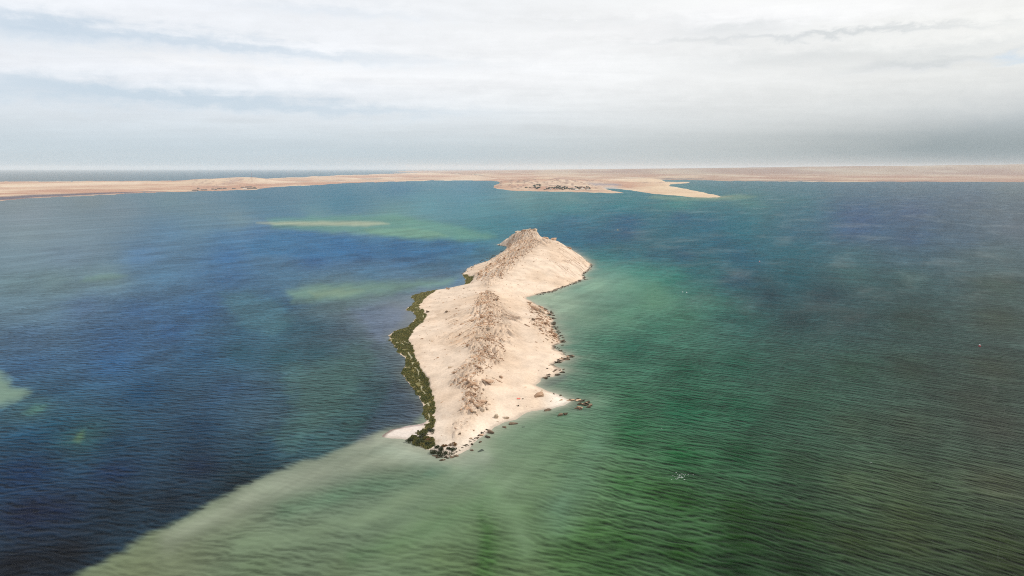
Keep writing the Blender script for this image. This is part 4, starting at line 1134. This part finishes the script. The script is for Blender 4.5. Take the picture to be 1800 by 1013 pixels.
def shrub(px, py, w, h, mat, label, seed):
    p = on_island(px, py + h * .3); s = mpp(p)
    o = empty('shrub', p)
    rx = w * s / 2
    f = obj('foliage', leaf_cloud('foliage', seed, rx * 1.15, rx * 1.1, max(.7, h * s * .75), 620, .17), mat, o)
    obj('stem', stems_mesh('stem', seed, .8, .06, 4, rx * .5), M_WOOD, o)
    return tag(o, label, 'shrub', 'dark shrubs of the southern tip')
for a in [
 (763,795,15,9,M_SHRUB,'large dark shrub at the left end of the southern tip thicket',1),
 (776,789,16,9,M_SHRUB,'widest dark shrub in the upper middle of the southern tip thicket',2),
 (785,796,13,9,M_SHRUB,'dark rounded shrub between the widest shrub and the rock ledge',3),
 (773,798,13,8,M_SHRUB,'low dark shrub directly above the rock ledge of the tip',4),
 (797,790,9,6,M_SHRUB,'small separate dark shrub right of the southern thicket',5),
 (768,787,8,4,M_SHRUB,'little dark shrub at the upper left edge of the thicket',6),
 (790,788,7,4,M_SHRUB,'thin dark shrub between the thicket and the separate shrub',7),
 (722,774,14,7,M_SHRUB,'rounded olive shrub at the outer end of the mat beside the spit',8),
 (738,778,16,8,M_SHRUB,'olive shrub in the middle of the mat behind the spit beach',9),
 (755,781,15,7,M_SHRUB,'dark shrub at the inner end of the mat above the thicket',10),
 (754,773,13,5,M_RUST,'rusty orange dry shrub between the two green shrub mats',11),
 (743,766,14,6,M_SHRUB,'dark spreading shrub where the marsh strip ends at the spit',12),
 (755,757,14,8,M_SHRUB,'tall dark shrub at the southern end of the marsh strip',13),
 (799,782,11,5,M_RUST,'brown half bare shrub on white sand near the separate shrub',14),
 (781,784,8,4,M_RUST,'dry brown shrub topping the southern tip thicket',15)]:
    shrub(*a)

# ------------------------------------------------------------------ red cloth, buoys, boat, foam
p = on_island(911.5, 701)
bm = bmesh.new()
g = [[bm.verts.new((-.9 + 1.8 * i / 8 + random.uniform(-.06, .06), -.9 + 1.8 * j / 6 + random.uniform(-.08, .08), .05 + .16 * random.random())) for i in range(9)] for j in range(7)]
for j in range(6):
    for i in range(8): bm.faces.new((g[j][i], g[j][i + 1], g[j + 1][i + 1], g[j + 1][i]))
me = bpy.data.meshes.new('red_cloth'); bm.to_mesh(me); bm.free()
o = obj('red_cloth', me, simple_mat('red_fabric', (0.60, 0.16, 0.12)), None, p)
sm = o.modifiers.new('thick', 'SOLIDIFY'); sm.thickness = .03
tag(o, 'small red cloth lying on open sand left of the split boulder', 'cloth')

def lathe(prof, n=14, name='shape'):
    bm = bmesh.new(); rings = []
    for (r, z) in prof:
        rings.append([bm.verts.new((r * math.cos(6.28318 * i / n), r * math.sin(6.28318 * i / n), z)) for i in range(n)])
    for A_, B_ in zip(rings, rings[1:]):
        for i in range(n): bm.faces.new((A_[i], A_[(i + 1) % n], B_[(i + 1) % n], B_[i]))
    bm.faces.new(rings[0][::-1]); bm.faces.new(rings[-1])
    me = bpy.data.meshes.new(name); bm.to_mesh(me); bm.free()
    for q in me.polygons: q.use_smooth = True
    return me
M_RED = simple_mat('red_plastic', (0.42, 0.03, 0.05), .5, .1)
M_WHITE = simple_mat('white_paint', (0.8, 0.8, 0.78), .5, .04)
M_YEL = simple_mat('yellow_plastic', (0.7, 0.62, 0.25), .5, .08)
def buoy(px, py, s, m_body, m_top, label, group=None):
    p = at(px, py + 2, 0)
    o = empty('buoy', p)
    obj('float', lathe([(.05 * s, -.4 * s), (.55 * s, -.3 * s), (.75 * s, 0), (.7 * s, .3 * s), (.4 * s, .55 * s), (.14 * s, .62 * s)], 14, 'float'), m_body, o)
    obj('cap', lathe([(.16 * s, .60 * s), (.42 * s, .75 * s), (.45 * s, 1.05 * s), (.2 * s, 1.25 * s), (.04 * s, 1.3 * s)], 12, 'cap'), m_top, o)
    return tag(o, label, 'buoy', group)
buoy(1722, 607, 1.0, M_RED, M_WHITE, 'dark red buoy with white cap nearest on the open eastern water', 'red mooring buoys')
buoy(1335, 459, 1.35, M_RED, M_WHITE, 'dark red buoy with white cap further out east of the far hill', 'red mooring buoys')
buoy(1207, 513, .8, M_WHITE, M_WHITE, 'right one of two white floats off the eastern bay', 'pair of white floats')
buoy(1200, 512, .7, M_WHITE, M_WHITE, 'left one of two white floats off the eastern bay', 'pair of white floats')
buoy(1086, 403, 1.4, M_YEL, M_YEL, 'pale yellow buoy alone on blue water behind the far hill')

def boat(px, py, L, label):
    p = at(px, py, 0); o = empty('motor_boat', p, R(8))
    bm = bmesh.new(); secs = []
    for t, w, d in ((-1, .30, .8), (-.5, .36, .9), (.1, .36, .95), (.6, .24, 1.05), (.95, .03, 1.2)):
        x = t * L / 2
        secs.append([bm.verts.new((x, yy * L / 2 * w * 2, zz)) for yy, zz in ((-.5, d), (-.42, .15), (0, -.2), (.42, .15), (.5, d))])
    for A_, B_ in zip(secs, secs[1:]):
        for i in range(4): bm.faces.new((A_[i], A_[i + 1], B_[i + 1], B_[i]))
        bm.faces.new((A_[4], A_[0], B_[0], B_[4]))
    bm.faces.new(secs[0]); bm.faces.new(secs[-1][::-1])
    bmesh.ops.recalc_face_normals(bm, faces=bm.faces)
    me = bpy.data.meshes.new('hull'); bm.to_mesh(me); bm.free()
    obj('hull', me, M_WHITE, o)
    bm = bmesh.new(); bmesh.ops.create_cube(bm, size=1)
    for v in bm.verts: v.co = Vector((v.co.x * L * .3 + (v.co.z * -.25), v.co.y * L * .2, (v.co.z + .5) * 1.3 + 1.0))
    me = bpy.data.meshes.new('cabin'); bm.to_mesh(me); bm.free()
    obj('cabin', me, M_WHITE, o)
    return tag(o, label, 'boat')
boat(756, 334, 13, 'white motor boat on the far blue water before the distant shore')

M_FOAM = simple_mat('foam', (0.72, 0.75, 0.74), .9, .1)
def build_foam():
    V, F = [], []
    def patch(px, py, L, W, ang, n=11):
        p = at(px, py, 0); i0 = len(V)
        V.append((p[0], p[1], .22))
        for k in range(n):
            t = 6.2832 * k / n; r = random.uniform(.45, 1.1)
            a, b = L * math.cos(t) * r, W * math.sin(t) * r
            V.append((p[0] + a * math.cos(ang) - b * math.sin(ang), p[1] + a * math.sin(ang) + b * math.cos(ang), .18))
        for k in range(n): F.append((i0, i0 + 1 + k, i0 + 1 + (k + 1) % n))
    for k in range(30):
        patch(1186 + random.gauss(10, 9), 838 + random.gauss(0, 2.6), random.uniform(.1, .45), random.uniform(.05, .14), -.55)
    for (x, y, l) in [(1163,755,.6),(1530,814,.6),(740,335,6),(746,335.2,5)]:
        for q in range(3): patch(x + random.gauss(0, 1.5), y + random.gauss(0, .7), l * random.uniform(.2, .55), l * random.uniform(.07, .16), -.5)
    me = np_mesh('foam', np.array(V), np.array(F), True)
    tag(obj('foam', me, M_FOAM), 'small flecks of white foam on breaking wavelets', kind='stuff')
build_foam()

# ------------------------------------------------------------------ far settlements
M_WALL = simple_mat('hut_wall', (0.36, 0.31, 0.26)); M_ROOF = simple_mat('hut_roof', (0.13, 0.11, 0.10)); M_DOOR = simple_mat('hut_door', (0.09, 0.08, 0.07))
M_PALEW = simple_mat('pale_wall', (0.70, 0.64, 0.56))
def box_mesh(name, lx, ly, z0, z1, rise=0.0, over=0.0):
    bm = bmesh.new()
    if rise == 0:
        bmesh.ops.create_cube(bm, size=1)
        for v in bm.verts: v.co = Vector((v.co.x * lx, v.co.y * ly, z0 + (v.co.z + .5) * (z1 - z0)))
    else:
        hx, hy = lx / 2 + over, ly / 2 + over
        b = [bm.verts.new(q) for q in ((-hx, -hy, z0), (hx, -hy, z0), (hx, hy, z0), (-hx, hy, z0))]
        t = [bm.verts.new(q) for q in ((-hx * .8, 0, z0 + rise), (hx * .8, 0, z0 + rise))]
        for f in ((b[0], b[1], t[1], t[0]), (b[2], b[3], t[0], t[1]), (b[1], b[2], t[1]), (b[3], b[0], t[0]), (b[3], b[2], b[1], b[0])): bm.faces.new(f)
    me = bpy.data.meshes.new(name); bm.to_mesh(me); bm.free()
    return me
def hut(G, px, py, w, label, group, pale=False):
    p = ground_at(G, px, py + .6); s = mpp(p)
    L = w * s
    o = empty('beach_hut', p)
    obj('wall', box_mesh('wall', L, 6, -1, 3.6), M_PALEW if pale else M_WALL, o)
    obj('roof', box_mesh('roof', L, 6, 3.6, 6, 2.4, .8), M_ROOF if not pale else M_PALEW, o)
    d = obj('door', box_mesh('door', 1.4, .2, 0, 2.3), M_DOOR, o); d.location.y = -3.12
    return tag(o, label, 'hut', group)
GL = 'huts of the settlement below the mast'
LBL_L = [(344,335.4,10,'longest low dark hut at the left end of the shore settlement'),(349,331.2,3.5,'small hut on the slope above the longest dark hut'),(355.5,335,5,'dark hut second from the left along the settlement shore'),
 (361,334.6,4.5,'short dark hut third from the left along the settlement shore'),(374,333.2,4,'hut at the left of the close pair in mid settlement'),(379.5,333.4,4,'hut at the right of the close pair in mid settlement'),
 (387,331.8,8,'long hut on the slope in the middle of the settlement'),(396,331.4,6,'dark hut beside the purple rocky slope'),(411,331.8,6,'lone hut between the rocky slope and the jetty end'),
 (427,329.6,6,'upper dark hut at the left of the headland cluster'),(434.5,328.9,8,'widest dark hut on the headland below the mast'),(441,329.2,6,'dark hut right of the widest headland hut'),(447.5,329.8,4,'rightmost small hut of the headland cluster')]
for (x, y, w, lab) in LBL_L: hut(LEFT_G, x, y, w, lab, GL)
hut(LEFT_G, 430, 332.4, 6, 'white low building on the waterfront of the headland', GL, True)
hut(LEFT_G, 442, 331.8, 18, 'long dark waterfront shed below the headland huts', GL)

tree_src = {}
def tree(G, px, py, w, h, label, group, seed):
    p = ground_at(G, px, py + h * .35); s = mpp(p)
    o = empty('shore_tree', p)
    k = seed % 5
    if k not in tree_src:
        tree_src[k] = (leaf_cloud('crown', 50 + k, 1.0, 1.0, .9, 150, .26, 6), stems_mesh('trunk', 60 + k, 1.0, .09, 1, .15))
    H = h * s; W = w * s / 2
    c = obj('crown', tree_src[k][0], M_TREE, o, (0, 0, H * .30)); c.scale = (W * 1.05, W * 1.05, H * .55)
    t = obj('trunk', tree_src[k][1], M_WOOD, o); t.scale = (H * .5, H * .5, H * .5)
    return tag(o, label, 'tree', group)
GT = 'trees round the camp on the far peninsula'
T = [(926,330,6,2.5,0),(931.5,330,4,2.5,0),
 (939,327,6,4,1),(944,326,6,4,1),(948.5,327,5,5,1),(941,330,6,4,1),(947,330.5,6,5,1),(944,332,5,3.5,1),
 (958,333.6,5,2,2),(962,333,5,3,2),(966,331.6,5,4,2),(970,331,5,4,2),(974.5,331.5,6,4.5,2),(980,328,6,4,2),(979,331.5,6,5,2),(984,329.5,5,5,2),(985,332.5,5,4,2),(988.5,331,5,5,2),(992.5,330,5,5,2),(993,333,5,4,2),(997,331.5,4,5,2),(1001,332.5,5,4,2),(1005,331.5,4,3,2),(989,333.6,5,3,2),
 (1012,329,5,3,3),(1016,331,5,4,3),(1020,330,5,3.5,3),(1018,332.6,5,3,3),(1027,331,5,4,3),(1032,330,5,4,3),(1036.5,332,4,4.5,3),(1030,333,4,3,3)]
TL = ['low dark tree in the small left group by the peninsula tip', 'dark tree in the dense clump left of the long camp grove', 'dark tree in the long waterfront grove of the peninsula camp', 'dark tree in the broken grove right of the pale gap']
TG = ['two low trees near the peninsula tip', 'trees of the dense clump', 'trees of the long waterfront grove', 'trees of the right hand grove']
for i, (x, y, w, h, g) in enumerate(T): tree(PEN_G, x, y, w, h, TL[g], TG[g], i)
GP = 'huts of the peninsula camp'
for (x, y, w, lab, pale) in [(968,333.4,4,'pale hut at the left end of the long waterfront grove',True),(1008.5,333.4,9,'dark long hut between the two waterfront groves',False),(1009,331.6,5,'pale hut just above the dark long camp hut',True),
   (1014,334.2,6,'low pale hut on the beach right of the dark long hut',True),(1024,332,4,'small pale hut inside the right hand grove',True),(1034,333.6,4,'pale hut at the right end of the camp groves',True)]:
    hut(PEN_G, x, y, w, lab, GP, pale)

def mast(px, py0, py1):
    p = ground_at(LEFT_G, px, py0); s = mpp(p); H = (py0 - py1) * s
    o = empty('radio_mast', p)
    def bars(name, segs, rad):
        bm = bmesh.new()
        for a, b in segs:
            a, b = Vector(a), Vector(b); d = (b - a).normalized()
            u = d.orthogonal().normalized() * rad; w = d.cross(u)
            A_ = [bm.verts.new(a + u * math.cos(i * 2.0944) + w * math.sin(i * 2.0944)) for i in range(3)]
            B_ = [bm.verts.new(b + u * math.cos(i * 2.0944) + w * math.sin(i * 2.0944)) for i in range(3)]
            for i in range(3): bm.faces.new((A_[i], A_[(i + 1) % 3], B_[(i + 1) % 3], B_[i]))
        me = bpy.data.meshes.new(name); bm.to_mesh(me); bm.free(); return me
    c = [(1.3 * math.cos(2.0944 * i), 1.3 * math.sin(2.0944 * i)) for i in range(3)]
    for i in range(3): obj('leg', bars('leg', [((c[i][0], c[i][1], -1), (c[i][0] * .4, c[i][1] * .4, H))], .28), M_RUSTY, o)
    seg = []
    n = 14
    for k in range(n):
        f0, f1 = 1 - .6 * k / n, 1 - .6 * (k + 1) / n
        for i in range(3):
            j = (i + 1) % 3
            seg.append(((c[i][0] * f0, c[i][1] * f0, H * k / n), (c[j][0] * f1, c[j][1] * f1, H * (k + 1) / n)))
    obj('bracing', bars('bracing', seg, .14), M_RUSTY, o)
    obj('antenna', bars('antenna', [((0, 0, H * .98), (0, 0, H * 1.08))], .2), M_RUSTY, o)
    tag(o, 'thin reddish lattice radio mast on the dune above the settlement', 'mast')
M_RUSTY = simple_mat('mast_paint', (0.30, 0.12, 0.10))
mast(443.5, 319.5, 305)

# ------------------------------------------------------------------ haze
def build_haze():
    bm = bmesh.new(); bmesh.ops.create_cube(bm, size=1)
    for v in bm.verts: v.co = Vector((v.co.x * 124000, v.co.y * 124000, -3.0 + (v.co.z + .5) * 253.0))
    me = bpy.data.meshes.new('haze'); bm.to_mesh(me); bm.free()
    m, N = material('air')
    pv = N.n('ShaderNodeVolumePrincipled')
    pv.inputs['Color'].default_value = (0.90, 0.93, 0.96, 1)
    pv.inputs['Density'].default_value = HAZE
    pv.inputs['Anisotropy'].default_value = 0.0
    N.n('ShaderNodeOutputMaterial', i_Volume=pv.outputs[0])
    o = obj('haze', me, m)
    tag(o, 'thin pale haze over the whole lagoon', kind='stuff')
HAZE = 3.3e-5
build_haze()
print('rocks', NROCK)
